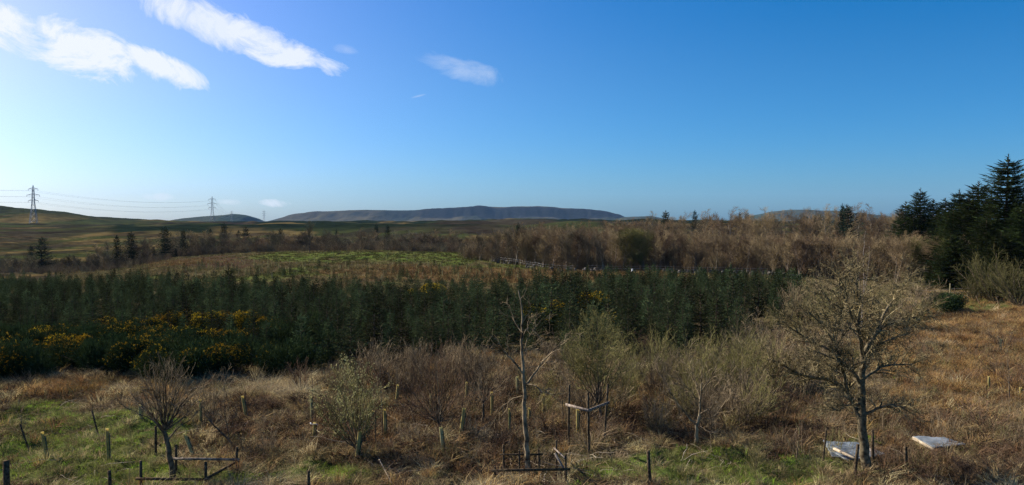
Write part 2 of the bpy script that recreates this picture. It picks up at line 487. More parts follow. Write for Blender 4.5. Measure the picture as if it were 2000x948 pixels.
# ------------------------------------------------------------------ mesh helpers
def tag(o, label=None, cat=None, group=None, kind=None):
    if label: o['label'] = label
    if cat: o['category'] = cat
    if group: o['group'] = group
    if kind: o['kind'] = kind
    return o


def mesh_from(name, V, Fa, material, smooth=False):
    """V (n,3); Fa list of (m,k) index arrays, k = 3 or 4"""
    me = bpy.data.meshes.new(name)
    V = np.asarray(V, np.float32)
    Fa = [np.asarray(f, np.int32) for f in Fa if len(f)]
    nl = sum(f.size for f in Fa); npoly = sum(len(f) for f in Fa)
    me.vertices.add(len(V)); me.vertices.foreach_set("co", V.ravel())
    me.loops.add(nl); me.loops.foreach_set("vertex_index", np.concatenate([f.ravel() for f in Fa]))
    me.polygons.add(npoly)
    tot = np.concatenate([np.full(len(f), f.shape[1], np.int32) for f in Fa])
    st = np.concatenate([[0], np.cumsum(tot)[:-1]]).astype(np.int32)
    me.polygons.foreach_set("loop_start", st)
    if smooth:
        me.polygons.foreach_set("use_smooth", np.ones(npoly, bool))
    me.update(calc_edges=True)
    me.validate()
    me.materials.append(material)
    return me


def link(name, me, parent=None, loc=None):
    o = bpy.data.objects.new(name, me); COL.objects.link(o)
    if parent is not None: o.parent = parent
    if loc is not None: o.location = loc
    return o


def empty(name, loc=(0, 0, 0), rz=0):
    o = bpy.data.objects.new(name, None); COL.objects.link(o)
    o.location = loc; o.rotation_euler = (0, 0, rz); o.empty_display_size = .2
    return o


class Geo:
    """collects geometry for one mesh"""

    def __init__(s):
        s.V = []; s.F3 = []; s.F4 = []; s.n = 0

    def add(s, V, F3=None, F4=None):
        V = np.asarray(V, float)
        if F3 is not None and len(F3): s.F3.append(np.asarray(F3) + s.n)
        if F4 is not None and len(F4): s.F4.append(np.asarray(F4) + s.n)
        s.V.append(V); s.n += len(V)

    def tubes(s, P, Rr, sides=3, cap=False):
        """P (N,k,3) poly-lines, Rr (N,k) radii"""
        P = np.asarray(P, float); Rr = np.asarray(Rr, float)
        if len(P) == 0: return
        N, k, _ = P.shape
        tan = np.gradient(P, axis=1)
        tan /= np.linalg.norm(tan, axis=2, keepdims=True) + 1e-9
        m = tan.mean(axis=1); m /= np.linalg.norm(m, axis=1, keepdims=True) + 1e-9
        ref = np.where(np.abs(m[:, 2:3]) < .8, np.array([[0, 0, 1.]]), np.array([[1., 0, 0]]))
        a = np.cross(tan, ref[:, None, :]); a /= np.linalg.norm(a, axis=2, keepdims=True) + 1e-9
        b = np.cross(tan, a)
        th = np.arange(sides) / sides * 2 * np.pi
        ring = a[:, :, None, :] * np.cos(th)[None, None, :, None] + b[:, :, None, :] * np.sin(th)[None, None, :, None]
        V = P[:, :, None, :] + ring * Rr[:, :, None, None]
        idx = np.arange(N * k * sides).reshape(N, k, sides)
        i0 = idx[:, :-1, :]; i1 = idx[:, 1:, :]
        q = np.stack([i0, np.roll(i0, -1, 2), np.roll(i1, -1, 2), i1], -1).reshape(-1, 4)
        f3 = None
        if cap and sides > 2:
            c = []
            for e in (0, k - 1):
                for j in range(1, sides - 1):
                    c.append(np.stack([idx[:, e, 0], idx[:, e, j], idx[:, e, j + 1]], -1))
            f3 = np.concatenate(c)
        s.add(V.reshape(-1, 3), f3, q)

    def box(s, c, size, rot=None, taper=1.0):
        x, y, z = [d / 2 for d in size]
        V = np.array([[sx * x * (taper if sz > 0 else 1), sy * y * (taper if sz > 0 else 1), sz * z] for sz in (-1, 1) for sy in (-1, 1) for sx in (-1, 1)])
        if rot is not None: V = V @ np.array(rot).T
        s.add(V + np.array(c), None, [(0, 2, 3, 1), (4, 5, 7, 6), (0, 1, 5, 4), (2, 6, 7, 3), (0, 4, 6, 2), (1, 3, 7, 5)])

    def mesh(s, name, material, smooth=False):
        if not s.V: s.add(np.zeros((3, 3)), [(0, 1, 2)])
        return mesh_from(name, np.concatenate(s.V), [np.concatenate(s.F4) if s.F4 else [], np.concatenate(s.F3) if s.F3 else []], material, smooth)


def set_attr(me, name, cols):
    a = me.color_attributes.new(name, 'FLOAT_COLOR', 'POINT')
    c = np.ones((len(cols), 4), np.float32); c[:, :3] = cols
    a.data.foreach_set("color", c.ravel())


def grid(name, X, Y, Z, material):
    h, w = X.shape
    V = np.stack([X, Y, Z], -1).reshape(-1, 3)
    i = np.arange(h * w).reshape(h, w)
    q = np.stack([i[:-1, :-1], i[:-1, 1:], i[1:, 1:], i[1:, :-1]], -1).reshape(-1, 4)
    return mesh_from(name, V, [q], material, True)


def moor_tone(x, y):
    u = img_u(x, y)
    kx = np.where(y < 420, 16, 60.); ky = np.where(y < 420, 60, 190.)
    n = fbm(x / kx, y / ky, 81); n2 = fbm(x / kx * 1.5 + y / 300, y / ky * .8 + x / 200, 83); n3 = fbm(x / kx * 2, y / ky * 1.5, 85)
    olive = np.array([.036, .042, .015]); ochre = np.array([.12, .085, .034]); dark = np.array([.010, .016, .008]); grey = np.array([.036, .030, .019])
    a = sstep(.42, .62, n)[:, None]; b = sstep(.57, .64, n2)[:, None]; d = sstep(.55, .62, n3)[:, None]
    c = olive * (1 - a) + grey * a
    c = c * (1 - b * .75) + ochre * b * .75
    c = c * (1 - d * .7) + np.array([.022, .017, .013]) * d * .7
    blk = sstep(.44, .48, fbm(x / 150, y / 160, 91)) * sstep(300, 420, u) * sstep(470, 600, y)
    blk = np.maximum(blk, sstep(.40, .45, fbm(x / 90, y / 90, 93)) * sstep(195, 235, u) * (1 - sstep(400, 440, u)) * sstep(430, 500, y) * (1 - sstep(800, 850, y)))
    c = c * (1 - blk[:, None]) + dark * blk[:, None]
    left = ((1 - sstep(260, 330, u)) * sstep(850, 1000, y))[:, None]
    c = c * .95
    return c * (1 - left * .7) + np.array([.026, .032, .014]) * left * .7


# ------------------------------------------------------------------ the ground sheets
tcol = np.unique(np.concatenate([np.linspace(-1.7, -.45, 60), np.linspace(-.45, .45, 760), np.linspace(.45, 1.7, 60)]))
yr = [-60, -40, -25, -12, 0, 6, 12, 16, 19]
y_ = 20.0
while y_ < 420:
    yr.append(y_); y_ += max(.13, (y_ - 12) * .0085)
yr.append(420.0)
yr = np.array(yr)
Yg, Tg = np.meshgrid(yr, tcol, indexing='ij')
Xg = Tg * (np.maximum(Yg, 0) + 25)
Zg = ground_z(Xg, Yg)
me = grid("ground", Xg, Yg, Zg, M['ground'])
g_, r_, b_ = cover(Xg.ravel(), Yg.ravel())
# heath behind the crest: olive, ochre and dark heather patches
far = sstep(165, 200, Yg.ravel())
set_attr(me, "cover", np.stack([g_ * (1 - far * .6), r_ * (1 - far) + far * .35, b_ * (1 - far) + far * .45 * sstep(.4, .6, fbm(Xg.ravel() / 30, Yg.ravel() / 30, 71))], -1))
set_attr(me, "tone", moor_tone(Xg.ravel(), Yg.ravel()))
left_ = 1 - sstep(150, 260, img_u(Xg.ravel(), Yg.ravel()))
at2 = me.attributes.new("heath", 'FLOAT', 'POINT'); at2.data.foreach_set("value", np.maximum(sstep(160, 185, Yg.ravel()), sstep(92, 108, Yg.ravel()) * left_).astype(np.float32))
tag(link("ground", me), kind="structure")

ym = np.concatenate([np.linspace(412, 1600, 260), np.geomspace(1610, 9500, 90)])
tm = np.linspace(-1.7, 1.7, 700)
Ym, Tm = np.meshgrid(ym, tm, indexing='ij')
Xm = Tm * (Ym + 25)
Zm = ground_z(Xm, Ym) - .02
me = grid("moorland", Xm, Ym, Zm, M['moor'])


set_attr(me, "tone", moor_tone(Xm.ravel(), Ym.ravel()))
tag(link("moorland", me), kind="structure")


# ------------------------------------------------------------------ far hills (real mounds with a front slope and a back)
def hill(name, prof, Yc, depth, foot, seed, tone, cliff=0.0, ncol=400):
    us = np.linspace(prof[0][0], prof[-1][0], ncol)
    top = np.interp(us, [p[0] for p in prof], [p[1] for p in prof])
    k = np.ones(5) / 5; top = np.convolve(np.pad(top, 2, mode='edge'), k, 'valid')
    rows = 90
    fr = np.linspace(-1, 1, rows)
    Fr, U = np.meshgrid(fr, us, indexing='ij')
    Yy = Yc + Fr * depth
    X = (U - 1000) / F * Yc * (1 + 0.25 * Fr * depth / Yc)
    H = CZ + (435 - top) / F * Yc
    H = np.maximum(H, foot + 1)
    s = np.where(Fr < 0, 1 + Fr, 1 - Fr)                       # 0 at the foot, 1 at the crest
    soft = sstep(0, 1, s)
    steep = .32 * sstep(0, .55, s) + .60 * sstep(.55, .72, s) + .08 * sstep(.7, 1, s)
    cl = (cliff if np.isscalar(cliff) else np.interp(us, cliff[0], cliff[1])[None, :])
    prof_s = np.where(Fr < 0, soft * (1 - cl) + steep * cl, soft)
    Z = foot + (H[None, :] - foot) * prof_s
    n = fbm(X / (depth * .12), Yy / (depth * .4), seed, 5) - .5
    Z = Z + n * (H[None, :] - foot) * .45 * np.sin(np.pi * np.clip(s, 0, 1)) 
    Z = Z + (fbm(X / 60, Yy / 200, seed + 5, 4) - .5) * 4 * sstep(0, .3, s) * (Fr < .02)
    Z[0] = foot - 3; Z[-1] = foot - 3
    me = grid(name, X, Yy, Z, M['moor'])
    nn = fbm(X.ravel() / (depth * .25), Yy.ravel() / (depth * .4), seed + 9)
    a = sstep(.4, .6, nn)[:, None]
    c = np.array(tone[0]) * (1 - a) + np.array(tone[1]) * a
    cliff_shade = (sstep(.42, .52, s) * (1 - sstep(.80, .88, s)) * (Fr < 0) * cl).ravel()[:, None]
    c = c * (1 - cliff_shade) + np.array([.016, .017, .018]) * cliff_shade  # shade on the steep cliff face, put into the hill's colour
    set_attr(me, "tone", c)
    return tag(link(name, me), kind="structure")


hill("plateau_hill", [(505, 437), (530, 436), (545, 430), (560, 424), (580, 418), (620, 414), (680, 411), (720, 410), (760, 411), (800, 411), (830, 409), (860, 408), (890, 406), (915, 404), (940, 403), (985, 405),
                      (1000, 404), (1050, 403), (1075, 404), (1100, 407), (1150, 409), (1185, 413), (1205, 419), (1216, 425), (1250, 427), (1310, 433)],
     5200, 900, 4, 111, ((.022, .026, .018), (.062, .055, .034)), cliff=([500, 780, 860, 1210, 1320], [.15, .35, 1, 1, .3]))
hill("round_hill", [(318, 437), (340, 432), (370, 426), (400, 423), (440, 420), (460, 418), (478, 420), (490, 424), (499, 432), (510, 437)],
     3900, 500, 4, 131, ((.030, .042, .026), (.050, .056, .034)), cliff=.2)
hill("low_hill", [(1180, 436), (1215, 425), (1250, 423), (1270, 422), (1300, 428), (1330, 432), (1400, 436)],
     4200, 500, 4, 151, ((.035, .045, .028), (.05, .055, .035)), cliff=.2)
hill("wooded_hill", [(1440, 436), (1480, 420), (1510, 413), (1545, 410), (1580, 410), (1620, 412), (1660, 416), (1740, 424), (1850, 436)],
     4600, 700, 4, 171, ((.030, .042, .026), (.045, .052, .034)), cliff=.2)
hill("back_hill", [(900, 437), (960, 433), (1010, 431), (1060, 428), (1120, 430), (1200, 434), (1300, 437)],
     2300, 350, 5, 191, ((.04, .04, .02), (.08, .065, .03)), cliff=.1)


# ------------------------------------------------------------------ bare tree grower
def unit(v):
    return v / (np.linalg.norm(v) + 1e-9)


class Bare:
    """bare deciduous tree: poly-lines sorted by level"""

    def __init__(s, seed):
        s.r = np.random.default_rng(seed); s.L = {}

    def put(s, lv, P, Rr):
        s.L.setdefault((lv, len(P)), []).append((P, Rr))

    def branch(s, p, d, length, r0, r1, lv, n, wig, up, droop=0):
        pts = [p]; d = unit(d); st = length / (n - 1)
        for i in range(n - 1):
            d = unit(d + s.r.normal(0, wig, 3) + np.array([0, 0, up - droop * i / n]))
            pts.append(pts[-1] + d * st)
        P = np.array(pts); Rr = np.linspace(r0, r1, n)
        s.put(lv, P, Rr)
        return P, Rr

    def sprout(s, P, Rr, lv, spec):
        """spec: list per level of dict(n, a0, a1, l, n_pts, wig, up, start, rr)"""
        if not spec: return
        q = spec[0]
        seg = np.linalg.norm(np.diff(P, axis=0), axis=1); tot = seg.sum()
        cum = np.concatenate([[0], np.cumsum(seg)]) / tot
        n = q['n'] if q['n'] > 3 and not q.get('per_m') else max(1, int(q['n']))
        if q.get('per_m'): n = max(2, int(q['per_m'] * tot))
        for f in q['start'] + (1 - q['start']) * (np.arange(n) + s.r.random(n) * .9) / n:
            f = min(f, .999)
            i = max(0, min(len(P) - 2, int(np.searchsorted(cum, f) - 1)))
            w = (f - cum[i]) / (cum[i + 1] - cum[i] + 1e-9)
            p = P[i] * (1 - w) + P[i + 1] * w; rr = Rr[i] * (1 - w) + Rr[i + 1] * w
            ax = unit(P[i + 1] - P[i])
            o = unit(np.cross(ax, s.r.normal(0, 1, 3)))
            a = s.r.uniform(q['a0'], q['a1'])
            d = ax * math.cos(a) + o * math.sin(a)
            ln = q['l'] * s.r.uniform(.6, 1.25) * (1 - q.get('tip', .45) * f)
            r0 = min(rr * .75, q['rr'] * s.r.uniform(.8, 1.2))
            P2, R2 = s.branch(p, d, ln, r0, max(r0 * q.get('tp', .35), q.get('rmin', .0015)), lv, q.get('pts', 5), q['wig'], q['up'])
            s.sprout(P2, R2, lv + 1, spec[1:])

    def geo(s, levels, sides=3):
        g = Geo()
        for (lv, k), L in s.L.items():
            if lv in levels:
                g.tubes(np.array([a for a, _ in L]), np.array([b for _, b in L]), 6 if lv == 0 else (5 if lv == 1 else sides))
        return g

    def tips(s, lv, frac=1.0):
        out = []
        for (l, k), L in s.L.items():
            if l >= lv:
                for P, _ in L:
                    if s.r.random() < frac: out.append(P[-1])
        return np.array(out)


def scale_geo(g, k):
    for i in range(len(g.V)): g.V[i] = g.V[i] * np.array(k)
    return g


def leaf_blades(C, D, Lg, W, seed=0, bend=.0):
    """pointed flat blades: centres C, directions D, lengths, widths -> V, F3"""
    r = np.random.default_rng(seed)
    C = np.asarray(C); D = np.asarray(D); N = len(C)
    D = D / (np.linalg.norm(D, axis=1, keepdims=True) + 1e-9)
    o = np.cross(D, r.normal(0, 1, (N, 3))); o /= np.linalg.norm(o, axis=1, keepdims=True) + 1e-9
    Lg = np.broadcast_to(np.asarray(Lg, float).reshape(-1, 1), (N, 1)); W = np.broadcast_to(np.asarray(W, float).reshape(-1, 1), (N, 1))
    a = C - o * W * .5; b = C + o * W * .5; c = C + D * Lg
    V = np.stack([a, b, c], 1).reshape(-1, 3)
    return V, np.arange(N * 3).reshape(N, 3)


# ------------------------------------------------------------------ conifers
def conifer(seed, H, Rad, whorls, per, dens, blade, start=.04, droop=.12, lift=.35, shape=.85, ragged=.2, leader=.06, wf=.32, asym=0):
    """returns (trunk geo, crown geo)"""
    r = np.random.default_rng(seed)
    gt, gc = Geo(), Geo()
    lean = r.normal(0, .01, 2)
    zz = np.linspace(0, H, 7)
    P = np.stack([lean[0] * zz, lean[1] * zz, zz], -1)
    gt.tubes([P], [np.linspace(max(.018 * H, .02), .006 * (H ** .5) * .6, 7)], 6)
    gt.tubes([[P[0] - [0, 0, .3], P[0]]], [[.022 * H, .018 * H]], 6)
    C, D, Ls, Ws = [], [], [], []
    bp, br = [], []
    for i in range(whorls):
        f = start + (1 - start - leader) * (i + r.random() * .4) / whorls
        h = f * H
        rad = Rad * (1 - f) ** shape * r.uniform(1 - ragged, 1 + ragged * .6) + .03 * H * .3
        n = max(4, int(per * (.6 + .5 * (1 - f))))
        a0 = r.random() * 6.28
        for k in range(n):
            a = a0 + k * 6.283 / n + r.normal(0, .18)
            ln = rad * r.uniform(.7, 1.1) * (1 + asym * math.cos(a))
            m = 5
            t = np.linspace(0, 1, m)
            up = (lift * f - droop * (1 - f) * 1.8)
            bz = h + ln * (up * t + .22 * t * t * (1 if f > .25 else .5)) + r.normal(0, .02) * ln
            bx = np.cos(a) * ln * t; by = np.sin(a) * ln * t
            Pb = np.stack([bx + lean[0] * h, by + lean[1] * h, bz], -1)
            bp.append(Pb); br.append(np.linspace(.004 * H ** .7 + .004, .002, m))
            nn = max(3, int(ln * dens))
            ts = (np.arange(nn) + r.random(nn)) / nn * .92 + .08
            for side in (-1, 1, 0):
                px = np.interp(ts, t, Pb[:, 0]); py = np.interp(ts, t, Pb[:, 1]); pz = np.interp(ts, t, Pb[:, 2])
                out = np.array([math.cos(a), math.sin(a), up * .6 + .1])
                sd = np.array([-math.sin(a), math.cos(a), 0])
                if side == 0:
                    d = out[None] * .6 + r.normal(0, .25, (nn, 3)) + np.array([0, 0, 1])[None] * r.choice([-.8, .7], nn)[:, None]
                    l_ = blade * r.uniform(.4, .8, nn)
                else:
                    d = out[None] * r.uniform(.5, 1, (nn, 1)) + sd[None] * side * r.uniform(.6, 1.1, (nn, 1)) + r.normal(0, .16, (nn, 3)) + np.array([[0, 0, -.1]])
                    l_ = blade * (1.15 - ts * .6) * r.uniform(.7, 1.3, nn)
                C.append(np.stack([px, py, pz], -1)); D.append(d); Ls.append(l_); Ws.append(l_ * wf)
            C.append(Pb[-1:]); D.append((Pb[-1] - Pb[-2])[None]); Ls.append([blade * .9]); Ws.append([blade * .25])
    # leader
    nl = 14
    z = H * (1 - leader) + np.linspace(0, leader, nl) * H
    an = r.random(nl) * 6.28
    C.append(np.stack([lean[0] * z, lean[1] * z, z], -1)); D.append(np.stack([np.cos(an), np.sin(an), np.full(nl, .9)], -1))
    Ls.append(np.linspace(.9, .3, nl) * blade); Ws.append(np.linspace(.3, .1, nl) * blade)
    V, f3 = leaf_blades(np.concatenate(C), np.concatenate(D), np.concatenate([np.asarray(x) for x in Ls]), np.concatenate([np.asarray(x) for x in Ws]), seed)
    gc.add(V, f3)
    gb = gt
    gb.tubes(np.array(bp), np.array(br), 3)
    return gt, gc


def tree_thing(name, trunk_me, crown_me, loc, rz, sc, label, cat, group=None, extra=None):
    t = empty(name, loc, rz)
    t.scale = (sc[0], sc[0], sc[1]) if isinstance(sc, tuple) else (sc, sc, sc)
    tag(t, label, cat, group)
    link("trunk", trunk_me, t); link("crown", crown_me, t)
    if extra:
        for n_, m_ in extra: link(n_, m_, t)
    return t


# ------------------------------------------------------------------ scatter of uncountable growth
def scatter(name, protos, X, Y, Z, rot, scl, idx, cat, label):
    me = bpy.data.meshes.new(name + "_points")
    n = len(X)
    me.vertices.add(n); me.vertices.foreach_set("co", np.stack([X, Y, Z], -1).astype(np.float32).ravel())
    a = me.attributes.new("rot", 'FLOAT_VECTOR', 'POINT'); a.data.foreach_set("vector", rot.astype(np.float32).ravel())
    a = me.attributes.new("scl", 'FLOAT', 'POINT'); a.data.foreach_set("value", scl.astype(np.float32))
    a = me.attributes.new("pick", 'INT', 'POINT'); a.data.foreach_set("value", idx.astype(np.int32))
    o = link(name, me)
    tag(o, label, cat, None, "stuff")
    ng = bpy.data.node_groups.new(name + "_nodes", 'GeometryNodeTree')
    ng.interface.new_socket("Geometry", in_out='INPUT', socket_type='NodeSocketGeometry')
    ng.interface.new_socket("Geometry", in_out='OUTPUT', socket_type='NodeSocketGeometry')
    N = ng.nodes; Lk = ng.links
    gi = N.new("NodeGroupInput"); go = N.new("NodeGroupOutput")
    mp = N.new("GeometryNodeMeshToPoints")
    Lk.new(gi.outputs[0], mp.inputs[0])
    jn = N.new("GeometryNodeJoinGeometry")
    for pm in protos:
        po = bpy.data.objects.new(name + "_piece", pm)
        oi = N.new("GeometryNodeObjectInfo"); oi.inputs["Object"].default_value = po; oi.inputs["As Instance"].default_value = True
        Lk.new(oi.outputs["Geometry"], jn.inputs[0])
    ip = N.new("GeometryNodeInstanceOnPoints"); ip.inputs["Pick Instance"].default_value = True

    def named(nm, ty):
        q = N.new("GeometryNodeInputNamedAttribute"); q.data_type = ty; q.inputs[0].default_value = nm
        return [s for s in q.outputs if s.enabled and s.name == "Attribute"][0]
    Lk.new(mp.outputs[0], ip.inputs["Points"]); Lk.new(jn.outputs[0], ip.inputs["Instance"])
    Lk.new(named("pick", 'INT'), ip.inputs["Instance Index"])
    er = N.new("FunctionNodeEulerToRotation"); Lk.new(named("rot", 'FLOAT_VECTOR'), er.inputs[0]); Lk.new(er.outputs[0], ip.inputs["Rotation"])
    Lk.new(named("scl", 'FLOAT'), ip.inputs["Scale"])
    Lk.new(ip.outputs[0], go.inputs[0])
    md = o.modifiers.new("growth", 'NODES'); md.node_group = ng
    return o


def rz_rot(n, tilt=.12):
    return np.stack([rng.normal(0, tilt, n), rng.normal(0, tilt, n), rng.random(n) * 6.283], -1)


def blades_mesh(name, n, h, w, spread, material, seed, lean=.5, curl=.5):
    """tuft of grass: bent two segment blades"""
    r = np.random.default_rng(seed)
    g = Geo()
    a = r.random(n) * 6.283; ra = np.sqrt(r.random(n)) * spread
    hh = h * r.uniform(.45, 1.15, n); ln = r.normal(0, 1, (n, 2)) * .25 + np.stack([np.cos(a), np.sin(a)], -1) * lean
    b = np.stack([np.cos(a) * ra, np.sin(a) * ra, np.full(n, -.04)], -1)
    m = b + np.stack([ln[:, 0] * hh * .45, ln[:, 1] * hh * .45, hh * .62], -1)
    t = m + np.stack([ln[:, 0] * hh * (.5 + curl), ln[:, 1] * hh * (.5 + curl), hh * (.42 - .55 * curl * r.random(n))], -1)
    th = r.random(n) * 3.14; o = np.stack([np.cos(th), np.sin(th), np.zeros(n)], -1) * w / 2
    V = np.stack([b - o, b + o, m + o * .8, m - o * .8, t], 1).reshape(-1, 3)
    i = np.arange(n)[:, None] * 5
    g.add(V, i + np.array([[3, 2, 4]]), i + np.array([[0, 1, 2, 3]]))
    return g.mesh(name, material)


def stems_mesh(name, n, length, rad, spread, material, seed, arch=.6, rise=.8, k=6, sub=2):
    """tangle of arching stems"""
    r = np.random.default_rng(seed); g = Geo(); P = []; Q = []
    for i in range(n):
        a = r.random() * 6.283; p = np.array([r.normal(0, spread), r.normal(0, spread), -.05]); L = length * r.uniform(.5, 1.2)
        t = np.linspace(0, 1, k)
        rs = rise * r.uniform(.3, 1.1)
        side = r.normal(0, .25)
        pts = p + np.stack([np.cos(a + side * t) * L * t * arch, np.sin(a + side * t) * L * t * arch, L * rs * (t * 1.6 - 1.35 * t * t)], -1) + r.normal(0, .02 * L, (k, 3))
        P.append(pts); Q.append(np.linspace(rad, rad * .4, k))
        for j in range(sub):
            f = r.integers(1, k - 1); d = r.normal(0, 1, 3); d[2] = abs(d[2]) * .8; d = unit(d)
            q = pts[f] + d[None] * np.linspace(0, L * .35 * r.uniform(.4, 1), k)[:, None] + r.normal(0, .01 * L, (k, 3))
            P.append(q); Q.append(np.linspace(rad * .6, rad * .25, k))
    g.tubes(np.array(P), np.array(Q), 3)
    return g.mesh(name, material)


# ================================================================== plants of the middle distance
def in_poly_rows(u, y, lo, hi):
    return (y > np.interp(u, lo[0], lo[1])) & (y < np.interp(u, hi[0], hi[1]))


# ---- young spruce plantation
SP = []
for k in range(6):
    gt, gc = conifer(200 + k, 3.0, [1.0, .9, 1.1, .95, .8, 1.05][k], 17, 8, 9, .24, start=.03, ragged=.25, leader=.10, wf=.20)
    SP.append((gt.mesh("spruce_trunk", M['bark_spruce']), gc.mesh("spruce_crown", M['spruce'])))
LOW = ([-300, 0, 150, 300, 450, 560, 640, 720, 850, 1000, 1120, 1250, 1400, 1500, 1600, 1700], [44, 44, 44, 44, 43, 37, 36.5, 38.5, 41, 42, 41.5, 40, 43, 49, 57, 64])
HIGH = ([-300, 0, 150, 250, 400, 560, 700, 760, 900, 1000, 1100, 1250, 1450, 1560, 1600, 1700], [114, 112, 104, 94, 84, 80, 79, 70, 70, 74, 82, 88, 88, 82, 70, 60])
pl = []
for iy in range(0, 62):
    for ix in range(-75, 75):
        x = ix * 1.45 + rng.normal(0, .35) + (iy % 2) * .7; y = 34 + iy * 1.3 + rng.normal(0, .35)
        u = float(img_u(x, y))
        if u > 940 and rng.random() < .22: continue
        jit = 5 * (float(vnoise(x / 5, y / 5, 401)) - .5) + rng.normal(0, 1.5)
        if -130 < u < 1720 and in_poly_rows(u, y + jit * (y > 60), LOW, HIGH):
            if 0 < u < 620 and y < 47 and rng.random() < .5: continue
            hgt = rng.uniform(.38, 1.08) * np.interp(y, [36, 60, 80, 105], [1.0, .92, .74, .6]) * (.8 + .4 * float(fbm(x / 7, y / 7, 403)))
            if u > 1000: hgt *= 1.18
            if rng.random() < .05: hgt *= 1.2
            pl.append((x, y, hgt))
# loose small ones on the brown ground beyond
for i in range(620):
    u = rng.uniform(200, 1560); y = 74 + 40 * rng.random() ** 1.6 if u < 1150 else rng.uniform(86, 100)
    if y < np.interp(u, *HIGH): continue
    x = (u - 1000) / F * y
    pl.append((x, y, rng.uniform(.22, .52)))
pl.sort(key=lambda p: -p[2] / p[1])
SPL = 'young dark green spruce planted close among others of its height in the plantation'
for (x, y, h) in pl[:290]:
    k = rng.integers(0, 6)
    tree_thing("young_spruce", SP[k][0], SP[k][1], (x, y, float(ground_z(x, y)) - .05), rng.random() * 6.28, (h * rng.uniform(.9, 1.1), h), SPL, "young spruce", "young spruces of the plantation")
rest = np.array(pl[290:])
SPS = []
for k in range(5):
    gt, gc = conifer(230 + k, 3.0, [1.0, .9, 1.05, .95, .85][k], 14, 7, 7, .27, start=.03, ragged=.25, leader=.10, wf=.22)
    SPS.append(gc.mesh("spruce_piece", M['spruce']))
n = len(rest)
scatter("spruce_plantation", SPS, rest[:, 0], rest[:, 1], ground_z(rest[:, 0], rest[:, 1]) - .05, rz_rot(n, .03), rest[:, 2], rng.integers(0, 5, n), "plantation",
        "dense blue green mass of small spruces filling the plantation behind the nearer ones")


# ---- gorse
def gorse_mesh(seed, flowers):
    r = np.random.default_rng(seed)
    nl = 9
    cen = np.stack([r.normal(0, .55, nl), r.normal(0, .55, nl), r.uniform(.5, 1.35, nl)], -1); rad = r.uniform(.4, .75, nl)
    n = 4200
    k = r.integers(0, nl, n); d = r.normal(0, 1, (n, 3)); d /= np.linalg.norm(d, axis=1, keepdims=True)
    q = r.random(n) ** .33
    C = cen[k] + d * (rad[k] * q)[:, None]
    keep = C[:, 2] > .02
    C = C[keep]; d = d[keep]; q = q[keep]
    D = d + r.normal(0, .35, d.shape) + np.array([0, 0, .55])
    g = Geo(); V, f = leaf_blades(C, D, r.uniform(.12, .26, len(C)), r.uniform(.035, .06, len(C)), seed); g.add(V, f)
    P = []
    for i in range(14):
        e = cen[r.integers(0, nl)] * [1, 1, .9]; P.append([np.array([r.normal(0, .1), r.normal(0, .1), -.1]), e * .5 + r.normal(0, .06, 3), e])
    s = Geo(); s.tubes(np.array(P), np.array([[.03, .02, .008]] * 14), 4)
    # flowers in patches on the outer shoots
    fl = Geo()
    if flowers:
        pc = r.normal(0, 1, (9, 3)); pc[:, 2] = np.abs(pc[:, 2]) + .25; pc /= np.linalg.norm(pc, axis=1, keepdims=True)
        m = (q > .84) & (d[:, 2] > -.1) & ((d @ pc.T).max(1) > .90) & (r.random(len(q)) < flowers)
        Cf = C[m] + d[m] * .12
        Cf = np.repeat(Cf, 5, 0) + r.normal(0, .035, (m.sum() * 5, 3))
        V, f = leaf_blades(Cf, r.normal(0, 1, Cf.shape) + [0, 0, .5], r.uniform(.04, .08, len(Cf)), r.uniform(.04, .07, len(Cf)), seed + 1); fl.add(V, f)
    return s.mesh("gorse_stem", M['dark_bark']), g.mesh("gorse_foliage", M['gorse']), (fl.mesh("gorse_flowers", M['gorse_fl']) if flowers else None)


GO = [gorse_mesh(300 + k, f) for k, f in enumerate([.85, .7, .55, .4, .3, 0, 0])]


def gorse(x, y, k, s, label, group):
    t = empty("gorse_bush", (x, y, float(ground_z(x, y)) - .05), rng.random() * 6.28); t.scale = (s, s, s * rng.uniform(.9, 1.1))
    tag(t, label, "gorse bush", group)
    link("stem", GO[k][0], t); link("foliage", GO[k][1], t)
    if GO[k][2]: link("flowers", GO[k][2], t)['kind'] = 'stuff'


# (u, v of the bush top, Y, kind, scale)
GB = [(85, 655, 44, 2, 1.0), (130, 650, 44.5, 1, .9), (180, 640, 47, 1, 1.05), (200, 628, 49, 0, 1.0), (235, 632, 48.5, 2, 1.0), (265, 618, 50, 1, 1.1), (300, 622, 49.5, 2, 1.0), (325, 615, 50, 0, 1.1), (350, 612, 50.5, 0, 1.15),
      (380, 612, 50, 0, 1.2), (405, 610, 50.5, 0, 1.1), (440, 606, 51, 0, 1.25), (470, 608, 50.5, 0, 1.15), (495, 612, 50, 1, 1.1), (520, 620, 50, 1, 1.0), (545, 628, 49, 2, .9), (225, 652, 44, 3, .9), (150, 690, 40, 2, .95),
      (190, 698, 39.5, 1, .8), (285, 700, 39, 1, .85), (315, 690, 40, 3, .9), (430, 725, 37.5, 2, .75), (350, 665, 43, 3, 1.0), (395, 660, 43.5, 3, 1.0), (440, 655, 44, 2, 1.0), (485, 650, 44.5, 3, 1.0), (530, 655, 44, 2, .9),
      (570, 640, 46, 2, .9), (40, 690, 41, 4, 1), (100, 700, 40, 4, 1), (240, 690, 40, 5, 1), (360, 705, 39, 4, .9), (470, 695, 40, 5, 1), (530, 700, 39, 4, .9), (410, 700, 39.5, 5, .95), (0, 660, 43, 5, 1.1), (-40, 640, 45, 4, 1.1)]
